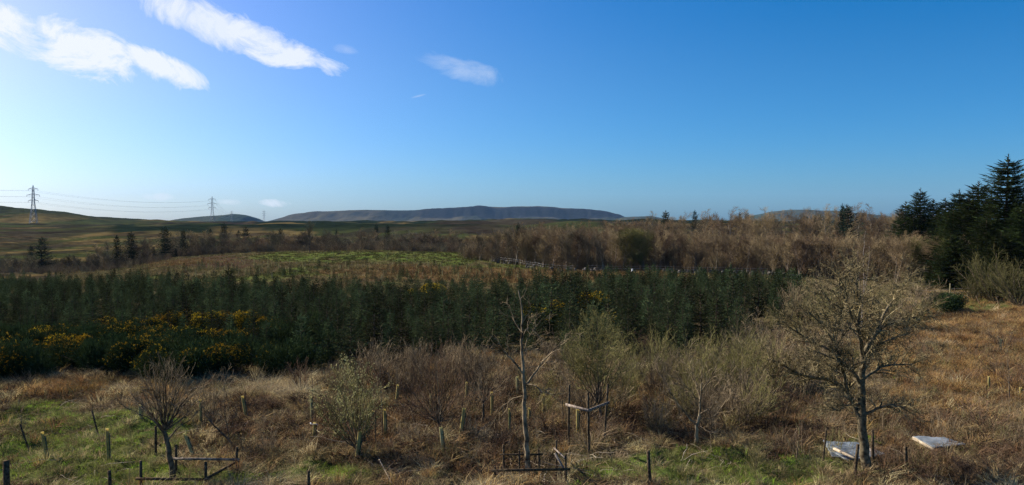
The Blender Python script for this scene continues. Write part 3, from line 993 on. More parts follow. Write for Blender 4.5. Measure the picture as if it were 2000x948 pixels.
for (u, v, Y, k, s) in GB:
    x = (u - 1000) / F * Y
    x += rng.normal(0, .2)
    h = CZ - Y * float(slope(v)) - float(ground_z(x, Y))
    s = max(.75, min(1.55, h / 1.9))
    lab = {0: 'gorse bush thick with yellow flowers along the back row of the gorse', 1: 'gorse bush with several yellow flower clusters among the left gorse',
           2: 'dark gorse bush with scattered yellow flowers among the left gorse', 3: 'dark gorse bush with few yellow flowers in the middle of the left gorse', 4: 'dark gorse bush with hardly a flower at the front of the left gorse'}.get(k, 'flowerless dark gorse bush at the front of the left gorse')
    gorse(x, Y, k, s, lab, lab.replace('bush', 'bushes', 1))
for i in range(70):
    u = rng.uniform(-60, 600); Y = rng.uniform(34.2, 46) if u < 430 else rng.uniform(37.5, 46)
    k = [5, 6, 5, 6, 4][rng.integers(0, 5)]
    s = rng.uniform(.7, 1.0)
    lab = 'flowerless dark gorse bush at the front of the left gorse' if k > 4 else 'dark gorse bush with hardly a flower at the front of the left gorse'
    gorse((u - 1000) / F * Y, Y, k, s, lab, lab.replace('bush', 'bushes', 1))
for (u, Y, k, lab) in [(1078, 56, 1, 'flowering gorse bush among the spruces, left of the two beyond the bare middle tree'), (1100, 53, 1, 'low gorse bush with orange yellow flowers under the two taller ones'),
                       (1158, 56, 0, 'gorse bush heavy with yellow flowers, right one among the spruces'), (1060, 52, 3, 'sparse gorse bush just behind the crown of the bare middle tree'), (845, 72, 1, 'small distant gorse with yellow flowers at the edge of the brown clearing'), (1170, 51, 3, 'small gorse bush below the right flowering gorse among spruces')]:
    gorse((u - 1000) / F * Y, Y, k, 1.1 if k == 0 else 1.0, lab, None)


# ---- woodland trees: bare crowns
def wood_tree(seed, H, W, bark, twig, multi=1, fine=1.0, conical=.35):
    b = Bare(seed)
    for s_ in range(multi):
        d = np.array([b.r.normal(0, .05 + .10 * (multi > 1)), b.r.normal(0, .05 + .10 * (multi > 1)), 1])
        p0 = np.array([b.r.normal(0, .12), b.r.normal(0, .12), -.2]) if multi > 1 else np.array([0, 0, -.2])
        P, Q = b.branch(p0, d, H * b.r.uniform(.78, .9), .013 * H / math.sqrt(multi) + .02, .012, 0, 8, .05, .03)
        b.sprout(P, Q, 1, [dict(n=int(14 * fine), a0=.45, a1=1.0, l=W * .62, wig=.13, up=.10, start=.10, rr=.035, tip=conical, pts=6, rmin=.010),
                           dict(n=int(10 * fine), a0=.35, a1=.9, l=W * .30, wig=.15, up=.07, start=.15, rr=.018, pts=4, rmin=.010),
                           dict(n=int(9 * fine), a0=.3, a1=.9, l=W * .16, wig=.15, up=.07, start=.1, rr=.013, pts=3, rmin=.008)])
    k = 1.0
    return b.geo([0, 1]).mesh("wood_trunk", bark), b.geo([2, 3]).mesh("wood_crown", twig)


WT = [wood_tree(400 + k, 7, 3.9 + .3 * (k % 3), M['wood_trunk'], M['wood_twig'], 1 + (k % 2)) for k in range(5)]
WTO = [wood_tree(420 + k, 7, 4.2, M['wood_trunk'], M['wood_olive'], 2, 1.1) for k in range(2)]
WTG = [wood_tree(440 + k, 7, 3.9, M['wood_trunk'], M['wood_grey'], 1 + k % 2) for k in range(3)]
woods = []


def wood(u, Y, vtop, kind, wide=1.0, jit=1.0):
    x = (u - 1000) / F * Y
    gz = float(ground_z(x, Y))
    h = (CZ - Y * float(slope(vtop)) - gz) * jit
    woods.append((x, Y, gz, max(2.0, h), kind, wide))


# right wood, front mass then the upper row behind it
FR = ([900, 930, 1000, 1100, 1200, 1300, 1400, 1500, 1700, 1800, 1860], [480, 458, 446, 442, 447, 452, 456, 458, 460, 462, 464])
for row, (dy, cnt) in enumerate([(0, 44), (5, 42), (11, 38), (18, 34)]):
    for i in range(cnt):
        u = 925 + (1880 - 925) * (i + rng.random()) / cnt
        Yf = np.interp(u, [920, 1000, 1100, 1450, 1600, 1850], [132, 124, 112, 108, 96, 84]) + dy + rng.normal(0, 1)
        kind = 'o' if (1205 < u < 1262 and row < 2) or (1300 < u < 1345 and row == 0 and rng.random() < .5) or (u > 1780 and rng.random() < .3) else ('g' if u < 1200 and rng.random() < .35 else 'b')
        wood(u, Yf, float(np.interp(u, *FR)) + rng.uniform(-2, 6), kind)
BR = ([960, 1100, 1200, 1280, 1350, 1450, 1560, 1650, 1760, 1860], [446, 440, 434, 428, 416, 416, 414, 408, 412, 410])
for row, (Y0, cnt) in enumerate([(150, 30), (166, 28), (184, 26)]):
    for i in range(cnt):
        u = 1000 + (1860 - 1000) * (i + rng.random()) / cnt
        wood(u, Y0 + rng.normal(0, 3), float(np.interp(u, *BR)) + rng.uniform(-3, 8), 'b' if rng.random() < .8 else 'g')
# valley wood left of it
VL = ([120, 200, 300, 400, 520, 600, 700, 800, 880, 960], [505, 480, 462, 455, 458, 452, 455, 456, 458, 466])
for row, (Y0, cnt) in enumerate([(188, 40), (200, 38), (214, 32)]):
    for i in range(cnt):
        u = (180 if row else 330) + (960 - (180 if row else 330)) * (i + rng.random()) / cnt
        wood(u, Y0 + rng.normal(0, 3) - (40 if u < 300 else 0), float(np.interp(u, *VL)) + rng.uniform(-5, 12), 'g' if rng.random() < .75 else 'b', 1.5)
for i in range(34):
    wood(rng.uniform(-40, 260), rng.uniform(140, 185), rng.uniform(495, 520), 'g', 1.5)
WL = {'b': 'bare brown broadleaf tree standing in the wood behind the meadow edge', 'g': 'bare grey broadleaf tree standing in the far wood line', 'o': 'bare olive tinted broadleaf tree at the front edge of the wood'}
WG = {'b': 'brown trees of the wood', 'g': 'grey trees of the wood', 'o': 'olive tinted trees of the wood'}
for (x, y, gz, h, kind, wide) in woods:
    src = {'b': WT, 'g': WTG, 'o': WTO}[kind]
    a, c = src[rng.integers(0, len(src))]
    tree_thing("bare_tree", a, c, (x, y, gz - .1), rng.random() * 6.28, (h / 6.9 * wide * rng.uniform(.85, 1.2), h / 6.9), WL[kind], "bare tree", WG[kind])

# undergrowth that fills the wood
us_, ys_ = [], []
for i in range(1900):
    u = rng.uniform(905, 1890)
    Yf = np.interp(u, [920, 1000, 1100, 1450, 1600, 1850], [133, 125, 113, 109, 97, 85])
    us_.append(u); ys_.append(Yf + rng.random() ** 1.3 * 75 - 1)
for i in range(420):
    us_.append(rng.uniform(-40, 330)); ys_.append(rng.uniform(138, 185))
for i in range(2000):
    us_.append(rng.uniform(170, 970)); ys_.append(rng.uniform(178, 235) - (25 if us_[-1] < 300 else 0))
us_ = np.array(us_); ys_ = np.array(ys_); xs_ = (us_ - 1000) / F * ys_


def brush(seed, H, W, material, n=26, fine=5, rad=.02):
    b = Bare(seed)
    for i in range(n):
        a = b.r.random() * 6.283
        d = np.array([math.cos(a) * .35, math.sin(a) * .35, 1])
        P, Q = b.branch(np.array([b.r.normal(0, W * .25), b.r.normal(0, W * .25), -.1]), d, H * b.r.uniform(.5, 1), rad, rad * .4, 1, 5, .08, .05)
        b.sprout(P, Q, 2, [dict(n=fine, a0=.3, a1=.7, l=H * .3, wig=.12, up=.1, start=.15, rr=rad * .5, pts=4, rmin=rad * .25)])
    return b.geo([1, 2]).mesh("brush_piece", material)


BRU = [brush(460, 3, 1.6, M['wood_twig']), brush(461, 3, 1.6, M['wood_grey']), brush(462, 3, 1.6, M['wood_twig'])]
n = len(us_)
scatter("wood_undergrowth", BRU, xs_, ys_, ground_z(xs_, ys_), rz_rot(n, .05), rng.uniform(.5, 1.15, n) * np.where(us_ < 330, .55, 1), rng.integers(0, 3, n), "undergrowth", "tangled brown undergrowth filling the wood between its bare trees")

# ---- big spruces
BG = []
for k, (H, Rd, wh, pr) in enumerate([(15, 4.3, 46, 11), (12, 3.6, 38, 11), (11, 3.0, 36, 10), (13, 4.6, 40, 11)]):
    gt, gc = conifer(500 + k, H, Rd, wh, pr, 9.0, .58, start=.02, droop=.20, lift=.28, shape=.80, ragged=.35, leader=.06, wf=.17)
    BG.append((gt.mesh("spruce_trunk", M['bark_spruce']), gc.mesh("spruce_crown", M['spruce_big']), H))
FRC = []
for k in range(4):
    gt, gc = conifer(520 + k, 9, 2.4 + .3 * k, 24, 9, 3.2, .6, start=.03, droop=.1, lift=.3, shape=.75, ragged=.35, leader=.06, wf=.26)
    FRC.append((gt.mesh("conifer_trunk", M['bark_spruce']), gc.mesh("conifer_crown", M['spruce_far']), 9))


def big(u, vtop, Y, src, k, label, wsc=1.0, group=None, name="spruce_tree", cat="spruce", sink=0):
    x = (u - 1000) / F * Y; gz = float(ground_z(x, Y))
    h = CZ - Y * float(slope(vtop)) - gz + sink
    a, c, H = src[k]
    tree_thing(name, a, c, (x, Y, gz - .1 - sink), rng.random() * 6.28, (h / H * wsc, h / H), label, cat, group)


big(1962, 299, 78, BG, 0, 'tallest dark spruce at the right edge, its pointed top above all others', 1.5)
big(1908, 352, 84, BG, 1, 'dark spruce with thin leaders just left of the tallest spruce', 1.5)
big(1872, 368, 92, BG, 3, 'dense dark spruce with blunt top, second left of the tallest spruce', 1.3)
big(1846, 385, 96, BG, 2, 'slim open spruce at the left end of the big right hand group', 1.4)
big(2040, 340, 78, BG, 3, 'broad dark spruce cut by the right edge of the photo', 1.6)
big(2000, 395, 72, BG, 1, 'lower dark spruce in front of the tallest spruce on its right', 1.6)
big(1930, 425, 76, BG, 3, 'lower spruce with light green branch tips before the tallest spruce', 1.5)
big(1882, 440, 84, BG, 1, 'lower green spruce filling the left foot of the right hand group', 1.7)
big(1890, 378, 88, BG, 2, 'thin pointed spruce between the two spruces left of the tallest', 1.4)
big(1935, 372, 82, BG, 2, 'narrow dark spruce standing close against the tallest spruce on its left', 1.1)
big(1862, 405, 86, BG, 1, 'dark mid height spruce in the left part of the big group', 1.7)
big(1985, 360, 84, BG, 2, 'narrow spruce behind the right flank of the tallest spruce', 1.1)
big(1860, 455, 78, BG, 3, 'low broad spruce at the foot of the left part of the big group', 1.7)
big(1960, 450, 70, BG, 3, 'low broad spruce at the foot of the tallest spruce', 1.8)
big(1796, 366, 122, BG, 0, 'pointed dark spruce, tallest of the trio left of the big group', 1.3)
big(1768, 392, 122, BG, 2, 'slim dark spruce on the left side of the trio', 1.5)
big(1822, 388, 124, BG, 2, 'slim dark spruce on the right side of the trio', 1.5)
big(1785, 420, 118, BG, 1, 'low dark spruce at the foot of the trio', 1.6)

CONS = [(80, 462, 165, 3, 1.25, 'wide dark conifer alone at the far left of the valley'), (60, 478, 168, 2, 1.0, 'small dark conifer tucked left of the lone wide one'), (228, 458, 160, 0, .95, 'narrow dark conifer, left of the pair at the meadow end'),
        (256, 451, 160, 1, 1.05, 'tallest narrow dark conifer of the pair at the meadow end'), (322, 442, 175, 2, 1.2, 'large dark conifer with pointed top rising behind the brown meadow'), (358, 447, 185, 1, .9, 'slim dark conifer right of the large pointed one'),
        (300, 480, 172, 1, .9, 'low dark conifer at the left foot of the large pointed one'), (343, 485, 172, 2, 1.1, 'low wide conifer at the right foot of the large pointed one'), (411, 446, 215, 0, .8, 'small dark conifer left of a taller one below the second pylon'),
        (438, 434, 215, 1, .85, 'dark pointed conifer just right of the second pylon foot'), (480, 443, 220, 2, .9, 'small dark blunt conifer between second pylon and the round hill end'), (466, 448, 222, 0, .7, 'thin dark conifer beside a blunt one in the valley wood'),
        (547, 446, 215, 3, .95, 'dark broad conifer left of the lone bare tree'), (657, 447, 230, 0, .5, 'tiny dark conifer right of the lone bare tree'), (735, 436, 215, 1, .6, 'thin dark conifer, left of two above the meadow crest'),
        (757, 438, 215, 2, .65, 'dark bushy topped conifer, right of two above the meadow crest'), (1012, 433, 128, 1, .55, 'slim dark green conifer above the left end of the right wood'), (1134, 446, 130, 0, .4, 'tiny dark green conifer top inside the right wood'),
        (1300, 410, 176, 1, .9, 'lone dark conifer top against the sky above the wood'), (1357, 409, 178, 0, .7, 'slender grey green conifer against the sky above the wood'), (1445, 413, 190, 0, .6, 'small conifer top, left of two close together on the wood skyline'),
        (1458, 412, 190, 1, .6, 'small conifer top, right of two close together on the wood skyline'), (1654, 398, 140, 2, 1.0, 'dark leaning conifer standing clear of the wood skyline'), (1645, 396, 146, 0, .5, 'thin conifer tip behind the dark leaning one'),
        (1574, 418, 160, 0, .7, 'faint slender conifer inside the upper wood')]
for (u, v, Y, k, w, lab) in CONS:
    big(u, v, Y, FRC, k, lab, w, None, "conifer_tree", "conifer")


# ---- lone bare tree on the meadow crest and other single trees farther off
def lone(seed, H, W, bark, twig, fine=1.0, lean=0.0, r0=.05, first=.25):
    b = Bare(seed)
    P, Q = b.branch(np.array([0, 0, -.2]), np.array([lean, 0, 1]), H * .9, r0, .02, 0, 8, .07, .04)
    b.sprout(P, Q, 1, [dict(n=int(14 * fine), a0=.35, a1=.8, l=W * .6, wig=.13, up=.12, start=first, rr=r0 * .45, tip=.3, pts=6),
                       dict(n=int(8 * fine), a0=.3, a1=.8, l=W * .3, wig=.15, up=.08, start=.2, rr=r0 * .18, pts=4, rmin=.004),
                       dict(n=int(5 * fine), a0=.3, a1=.8, l=W * .16, wig=.15, up=.08, start=.1, rr=r0 * .12, pts=3, rmin=.003)])
    return b.geo([0, 1]).mesh("lone_trunk", bark), b.geo([2, 3]).mesh("lone_crown", twig)


a, c = lone(601, 5.5, 3.4, M['dark_bark'], M['wood_grey'], 1.2, -.12, .12)
x, y, z = Yz(605, 146)
tree_thing("bare_tree", a, c, (x, y, z), 0, 1.05, 'lone bare tree leaning left on the green meadow crest', "bare tree")

# ---- meadow rows of small tree shelters and stakes
g = Geo(); g.tubes([[[0, 0, -.2], [0, 0, .75]]], [[.035, .035]], 6, True); tube_far = g.mesh("far_shelter", mat("far_shelter_plastic", (.20, .18, .075), trans=.2))
g = Geo(); g.tubes([[[0, 0, -.2], [0, 0, .8]]], [[.035, .03]], 5, True); stake_far = g.mesh("far_stake", M['post_new'])
for i in range(230):
    u = rng.choice([rng.uniform(330, 700), rng.uniform(740, 1060), rng.uniform(1060, 1500)], p=[.45, .4, .15])
    y = rng.uniform(92, 122) if u < 1060 else rng.uniform(90, 102)
    y = y + rng.normal(0, .25)
    x = (u - 1000) / F * y
    o = link("tree_shelter" if i % 3 else "stake", tube_far if i % 3 else stake_far, None, (x, y, float(ground_z(x, y))))
    o.rotation_euler = (rng.normal(0, .06), rng.normal(0, .06), 0); o.scale = (1, 1, rng.uniform(.75, 1.25))
    if i % 3: tag(o, 'tiny pale tree shelter tube in the rows across the far meadow', 'tree shelter', 'pale shelters on the far meadow')
    else: tag(o, 'tiny dark stake in the rows across the far meadow', 'stake', 'dark stakes on the far meadow')


# ---- dry stone wall along the wood, and its fence
def stone_run(us, Ys, seed, dens=3.2, gaps=.25):
    r = np.random.default_rng(seed); g = Geo()
    pts = np.array([[(u - 1000) / F * Y, Y] for u, Y in zip(us, Ys)])
    L = np.concatenate([[0], np.cumsum(np.linalg.norm(np.diff(pts, axis=0), axis=1))])
    n = int(L[-1] * dens)
    for i in range(n):
        s = L[-1] * (i + r.random()) / n
        if fbm(np.array(s / 4), np.array(0.), seed) < gaps + .12: continue
        x = np.interp(s, L, pts[:, 0]) + r.normal(0, .16); y = np.interp(s, L, pts[:, 1]) + r.normal(0, .16)
        for lay in range(r.integers(1, 4)):
            w, d, h = r.uniform(.25, .6), r.uniform(.2, .4), r.uniform(.14, .26)
            an = r.normal(0, .4); ca, sa = math.cos(an), math.sin(an)
            tl = r.normal(0, .15)
            rot = np.array([[ca, -sa, 0], [sa, ca, 0], [0, 0, 1]]) @ np.array([[math.cos(tl), 0, math.sin(tl)], [0, 1, 0], [-math.sin(tl), 0, math.cos(tl)]])
            g.box((x + r.normal(0, .08), y, float(ground_z(x, y)) + .08 + lay * .2), (w, d, h), rot, .78)
    return g.mesh("stone_wall", M['stone'])


o = link("stone_wall", stone_run([1100, 1200, 1300, 1400, 1500, 1560], [109, 108, 106.5, 105, 101, 97], 5)); tag(o, 'broken dry stone wall of pale field stones along the foot of the wood', 'stone wall')
o = link("stone_wall", stone_run([918, 940, 970, 1010, 1060, 1100], [146, 138, 128, 119, 112, 109], 6, 1.2, .35)); tag(o, 'thin scatter of pale wall stones running up beside the green meadow', 'stone wall')


def fence(us, Ys, h, n, label, wires=3, rad=.05):
    t = empty("post_and_wire_fence", Yz(us[0], Ys[0])); tag(t, label, "fence")
    base = Vector(t.location)
    pts = []
    for i in range(n):
        u = us[0] + (us[-1] - us[0]) * i / (n - 1); Y = float(np.interp(u, us, Ys)) if us[-1] > us[0] else float(np.interp(-u, [-q for q in us], Ys))
        x, y, z = Yz(u, Y); pts.append((x, y, z))
        g = Geo(); hh = h * rng.uniform(.92, 1.08); lx = rng.normal(0, .03)
        g.tubes([[[0, 0, -.3], [lx, 0, hh]]], [[rad, rad * .9]], 6, True)
        link("post", g.mesh("fence_post", M['post']), t, Vector((x, y, z)) - base)
    for k in range(wires):
        g = Geo(); zz = h * (.9 - .28 * k)
        P = []
        for (x, y, z) in pts: P.append([x - base[0], y - base[1] + rad, z + zz - base[2]])
        g.tubes([P], [[.012] * len(P)], 3)
        link("wire", g.mesh("fence_wire", M['wire']), t)


fence([922, 980, 1060, 1120], [144, 124, 111, 107.5], 1.1, 18, 'line of small posts and wire beside the broken wall at the meadow edge', 2, .045)
fence([1150, 1300, 1500], [106.5, 105, 100], 1.1, 22, 'post and wire fence along the foot of the brown wood', 2, .04)
fence([1790, 1900, 2020], [69, 68.5, 66], 1.2, 7, 'post and wire fence across the small green bank under the spruces', 3, .05)
g = Geo(); g.tubes([[[0, 0, -.3], [.02, 0, 1.75]]], [[.06, .055]], 6, True)
o = link("fence_post", g.mesh("tall_post", M['post_new']), None, Yz(1857, 67)); tag(o, 'tall pale post standing alone before the fence on the green bank', 'post')
for (u, Y, ln, lab) in [(1921, 64, .55, 'leaning dark stake in the middle of the small green bank'), (1957, 63, .35, 'short tilted stake at the right end of the small green bank'), (1893, 66, .05, 'upright thin stake in the small green bank')]:
    g = Geo(); g.tubes([[[0, 0, -.3], [-ln, 0, .8]]], [[.05, .045]], 6, True)
    o = link("stake", g.mesh("bank_stake", M['post']), None, Yz(u, Y)); tag(o, lab, 'stake')
g = Geo(); g.box((0, 0, .45), (.45, .3, 1.1), None, .8)
g.box((0, 0, 1.06), (.3, .2, .25), None, .6)
o = link("marker_post", g.mesh("marker", M['white']), None, Yz(1235, 104.5)); tag(o, 'small bright white marker standing by the wall at the wood', 'marker'); o.scale = (.5, .5, .6)


# ================================================================== pylons and cables
def pylon(u, Y, vtop, label, arm=1.0):
    x, y, z = Yz(u, Y)
    H = CZ - Y * float(slope(vtop)) - z
    t = empty("electricity_pylon", (x, y, z)); tag(t, label, "pylon", None)
    g = Geo(); W0 = H * .085; q = H / 42
    lv = np.array([0, .16, .3, .42, .54, .63, .72, .81, .90, 1.0])
    wd = np.interp(lv, [0, .54, .9, 1.0], [W0, W0 * .36, W0 * .22, .02])
    c = [(-1, -1), (1, -1), (1, 1), (-1, 1)]
    ang = R(20); ca, sa = math.cos(ang), math.sin(ang)

    def pt(i, k): return np.array([(c[k][0] * ca - c[k][1] * sa) * wd[i], (c[k][0] * sa + c[k][1] * ca) * wd[i], lv[i] * H])
    for i in range(len(lv) - 1):
        for k in range(4):
            g.tubes([[pt(i, k), pt(i + 1, k)]], [[.26 * q, .26 * q]], 4)
            k2 = (k + 1) % 4
            g.tubes([[pt(i, k), pt(i + 1, k2)], [pt(i, k2), pt(i + 1, k)], [pt(i + 1, k), pt(i + 1, k2)]], [[.12 * q] * 2] * 3, 3)
    link("tower", g.mesh("pylon_tower", M['steel']), t)
    ends = []
    for (f, w) in ((.90, .125), (.745, .165), (.60, .13)):
        w *= H * arm
        z0 = f * H
        for s in (-1, 1):
            g = Geo(); e = np.array([s * w, 0, z0])
            for yy in (-1, 1):
                g.tubes([[np.array([s * .02 * H, yy * .018 * H, z0]), e], [np.array([s * .02 * H, yy * .018 * H, z0 + .035 * H]), e]], [[.17 * q] * 2] * 2, 3)
            g.tubes([[np.array([s * w * .5, -.01 * H, z0]), np.array([s * w * .5, .01 * H, z0 + .018 * H])]], [[.1 * q] * 2], 3)
            ar = link("crossarm", g.mesh("pylon_arm", M['steel']), t)
            g = Geo(); g.tubes([[e, e - [0, 0, .045 * H]]], [[.16 * q, .16 * q]], 5, True)
            link("insulator", g.mesh("pylon_insulator", M['insul']), ar)
            ends.append((x + e[0], y, z + z0 - .045 * H))
    return ends


py1 = pylon(66, 800, 362, 'tallest electricity pylon at far left, on the moor hillside')
py2 = pylon(415, 1130, 384, 'electricity pylon with tapering legs in front of the round hill')
py3 = pylon(453, 2150, 412, 'small distant pylon just right of the second pylon')
py4 = pylon(516, 2500, 411, 'faintest small pylon in the gap left of the long flat hill')
py0 = [(-1250 + dx, 620, 62 + dz) for dx, dz in ((-5, 10), (5, 10), (-7, 3), (7, 3), (-5, -3), (5, -3))]


def cables(A, B, sag, label, group, rad):
    for a, b in zip(A, B):
        g = Geo(); t = np.linspace(0, 1, 25)
        a = np.array(a); b = np.array(b)
        P = a[None] * (1 - t[:, None]) + b[None] * t[:, None]; P[:, 2] -= 4 * sag * t * (1 - t)
        g.tubes([P - a], [[rad] * 25], 4)
        o = link("power_cable", g.mesh("cable_span", M['cable']), None, a); tag(o, label, "cable", group)


cables(py1, py2, 7, 'thin power cable sagging between the tallest pylon and the second one', 'cables between first and second pylon', .045)
cables(py0, py1, 8, 'thin power cable running left out of the photo from the tallest pylon', 'cables left of the first pylon', .045)
cables(py2, py3, 9, 'thin power cable between the second pylon and the small distant one', 'cables between second and third pylon', .10)


# ================================================================== foreground ground cover (uncountable)
TG = [blades_mesh("green_tuft", 34, .13, .012, .12, M['g_green'], 700 + k, .4, .35) for k in range(3)]
TO = [blades_mesh("olive_tuft", 34, .22, .012, .13, M['g_olive'], 710 + k, .5, .5) for k in range(3)]
TS = [blades_mesh("straw_tuft", 46, .36, .012, .15, M['g_straw'], 720 + k, .8, .75) for k in range(4)]
TR = [blades_mesh("rust_tuft", 46, .48, .012, .13, M['g_rust'], 730 + k, .45, .5) for k in range(3)]
BRM = [stems_mesh("bramble_tangle", 12, .95, .009, .18, M['bramble'], 740 + k, .75, .55, 6, 3) for k in range(4)]
BRK = [blades_mesh("bracken_tuft", 40, .32, .035, .28, M['bracken'], 750 + k, 1.1, .9) for k in range(3)]
BLS = [stems_mesh("fallen_stem", 5, 1.1, .008, .25, M['bleached'], 760 + k, .95, .14, 5, 0) for k in range(3)]


def field(n, y0, y1, umax=1.0, power=1.7):
    """points spread evenly over the visible near field"""
    y = (rng.random(n) * (y1 ** power - y0 ** power) + y0 ** power) ** (1 / power)
    x = rng.uniform(-.74, .76, n) * y
    return x, y


def grow(name, protos, x, y, keep, s0, s1, label, cat, tilt=.15, sink=.02):
    m = rng.random(len(x)) < keep
    x, y = x[m], y[m]; n = len(x)
    scatter(name, protos, x, y, ground_z(x, y) - sink, rz_rot(n, tilt), rng.uniform(s0, s1, n), rng.integers(0, len(protos), n), cat, label)


def not_planted(x, y):
    u = img_u(x, y)
    return 1 - sstep(-1, 3, y - np.interp(u, *LOW)) * (u < 1560)


x, y = field(60000, 19, 62); g_, r_, b_ = cover(x, y); f = not_planted(x, y)
lump = fbm(x / 1.1, y / 1.1, 301)
grow("green_grass", TG + TO[:1], x, y, sstep(.25, .6, g_) * f * sstep(.30, .45, lump), .7, 1.5, 'short bright green grass growing in patches of the foreground', "grass")
x, y = field(75000, 19, 78); g_, r_, b_ = cover(x, y); f = not_planted(x, y); lump = fbm(x / 1.6, y / 1.6, 303)
grow("straw_grass", TS, x, y, (1 - .88 * g_) * (1 - .55 * b_) * (1 - .45 * r_) * f * sstep(.34, .58, lump), .5, 1.15, 'bleached tussocks of straw coloured grass', "grass", .2)
big_ = [blades_mesh("straw_hummock", 110, .34, .012, .26, M['g_pale'], 725 + k, .9, 1.0) for k in range(3)]
uu, vv = img_u(x, y), v_of(x, y)
grow("straw_hummocks", big_, x + .1, y + .3, (.03 + .7 * sstep(.2, .8, blob(uu, vv, STRAWY))) * (1 - .9 * g_) * f * sstep(.42, .55, fbm(x / 1.3, y / 1.3, 311)), .6, 1.5, 'big drooping hummocks of bleached grass', "grass", .25)
grow("olive_grass", TO, x + .21, y + .1, (.25 + .3 * sstep(.05, .3, g_) * (1 - g_)) * (1 - .5 * b_) * f, .6, 1.3, 'thin olive grass between the straw tussocks', "grass", .2)
x, y = field(42000, 20, 80, power=1.9); g_, r_, b_ = cover(x, y); f = not_planted(x, y)
grow("rust_grass", TR, x, y, (.06 + sstep(.15, .7, r_)) * (1 - .9 * g_) * f, .55, 1.25, 'rust coloured moor grass on the right hand slope', "grass", .12)
x, y = field(24000, 20, 60); g_, r_, b_ = cover(x, y); f = not_planted(x, y); lump = fbm(x / 2.2, y / 2.2, 307)
grow("brambles", BRM, x, y, (.30 + .66 * b_ + .10 * r_) * (1 - .93 * sstep(.2, .6, g_)) * f * sstep(.3, .5, lump), .5, 1.15, 'tangled leafless brown bramble stems', "brambles", .15)
grow("dead_bracken", BRK, x + .3, y + .2, (.10 + .55 * b_ + .3 * r_) * (1 - .95 * g_) * f, .5, 1.2, 'flattened dead brown bracken and leaf litter', "bracken", .25)
x, y = field(3600, 20, 34); u = img_u(x, y); v = v_of(x, y)
grow("fallen_stems", BLS, x, y, .02 + .75 * np.exp(-((u - 850) / 130) ** 2 - ((v - 868) / 34) ** 2) + .3 * np.exp(-((u - 1250) / 140) ** 2 - ((v - 860) / 30) ** 2), .6, 1.3, 'bleached dead stems lying on the ground', "dead stems", .12, -.03)
# grass of the far meadow and the slope behind the plantation
n = 26000
y = rng.uniform(74, 168, n); x = rng.uniform(-.60, .42, n) * y
g_, r_, b_ = cover(x, y); u = img_u(x, y); ok = (y > np.interp(u, *HIGH)) & (u < np.interp(y, [74, 105, 125, 165], [1600, 1500, 1130, 900]))
M['m_dull'] = mat("grass_dull", (.10, .085, .035), var=.4, obj_var=.4, scale=.2, col2=(.20, .155, .07), trans=.2)
M['m_rust'] = mat("grass_dull_rust", (.12, .075, .032), var=.4, obj_var=.4, scale=.2, col2=(.23, .15, .065), trans=.2)
M['m_green'] = mat("grass_dull_green", (.050, .052, .018), var=.45, obj_var=.5, scale=.2, col2=(.115, .10, .038), trans=.2)
MT = [blades_mesh("meadow_tuft", 22, .35, .05, .35, M['m_dull'], 770 + k, .4, .4) for k in range(3)]
MR = [blades_mesh("meadow_rust_tuft", 22, .40, .05, .35, M['m_rust'], 775 + k, .4, .4) for k in range(2)]
MG = [blades_mesh("meadow_green_tuft", 22, .22, .05, .35, M['m_green'], 778 + k, .4, .4) for k in range(2)]
grow("meadow_straw", MT, x, y, ok * (1 - g_) * (1 - .7 * r_) * (1 - .8 * b_) * .7, .6, 1.3, 'pale rough grass on the far meadow', "grass")
grow("meadow_rust", MR, x, y, ok * r_ * (1 - g_) * .8, .6, 1.3, 'orange brown grass on the far meadow', "grass")
grow("meadow_green", MG, x, y, ok * g_ * .8, .6, 1.4, 'green grass on the crest of the far meadow', "grass")


# ================================================================== foreground trees built on measured limbs
def limbs_tree(name, u0, v0, limbs, seed, bark, twig, spec, label, cat, Y=None, group=None, extra=None, first_levels=(0, 1), top_spec=None):
    """limbs: list of (points [(u, v, depth)], r0, r1, level); depth in metres away from the camera"""
    if Y is None:
        x0, y0 = at(u0, v0)
    else:
        x0, y0 = (u0 - 1000) / F * Y, Y
    z0 = float(ground_z(x0, y0))
    b = Bare(seed)
    for L in limbs:
        pts, r0, r1 = L[0], L[1], L[2]
        P = []
        for (u, v, dy) in pts:
            yy = y0 + dy
            P.append([(u - 1000) / F * yy - x0, dy, CZ - yy * float(slope(v)) - z0])
        P = np.array(P)
        # smooth the poly-line
        t = np.linspace(0, 1, len(P)); m = max(6, len(P) * 3); tt = np.linspace(0, 1, m)
        Q = np.stack([np.interp(tt, t, P[:, i]) for i in range(3)], -1)
        for _ in range(2): Q[1:-1] = (Q[:-2] + 2 * Q[1:-1] + Q[2:]) / 4
        wob = b.r.normal(0, .012, Q.shape); wob[0] = 0; Q += wob
        if L is limbs[0]: Q[0, 2] = -.25
        R_ = np.linspace(r0, r1, m)
        if L is limbs[0]: R_[0] *= 1.35; R_[1] *= 1.1
        b.put(0 if len(L) < 4 else L[3], Q, R_)
        sp = spec if L is not limbs[0] else (top_spec if top_spec is not None else spec[1:])
        b.sprout(Q, R_, 2, sp)
    t = empty(name, (x0, y0, z0)); tag(t, label, cat, group)
    g = Geo()
    for (lv, k), LL in b.L.items():
        if lv <= 1: g.tubes(np.array([p for p, _ in LL]), np.array([r for _, r in LL]), 7)
    link("trunk", g.mesh("tree_trunk", bark, True), t)
    link("crown", b.geo([2, 3, 4, 5]).mesh("tree_crown", twig), t)
    if extra: extra(t, b)
    return t, b


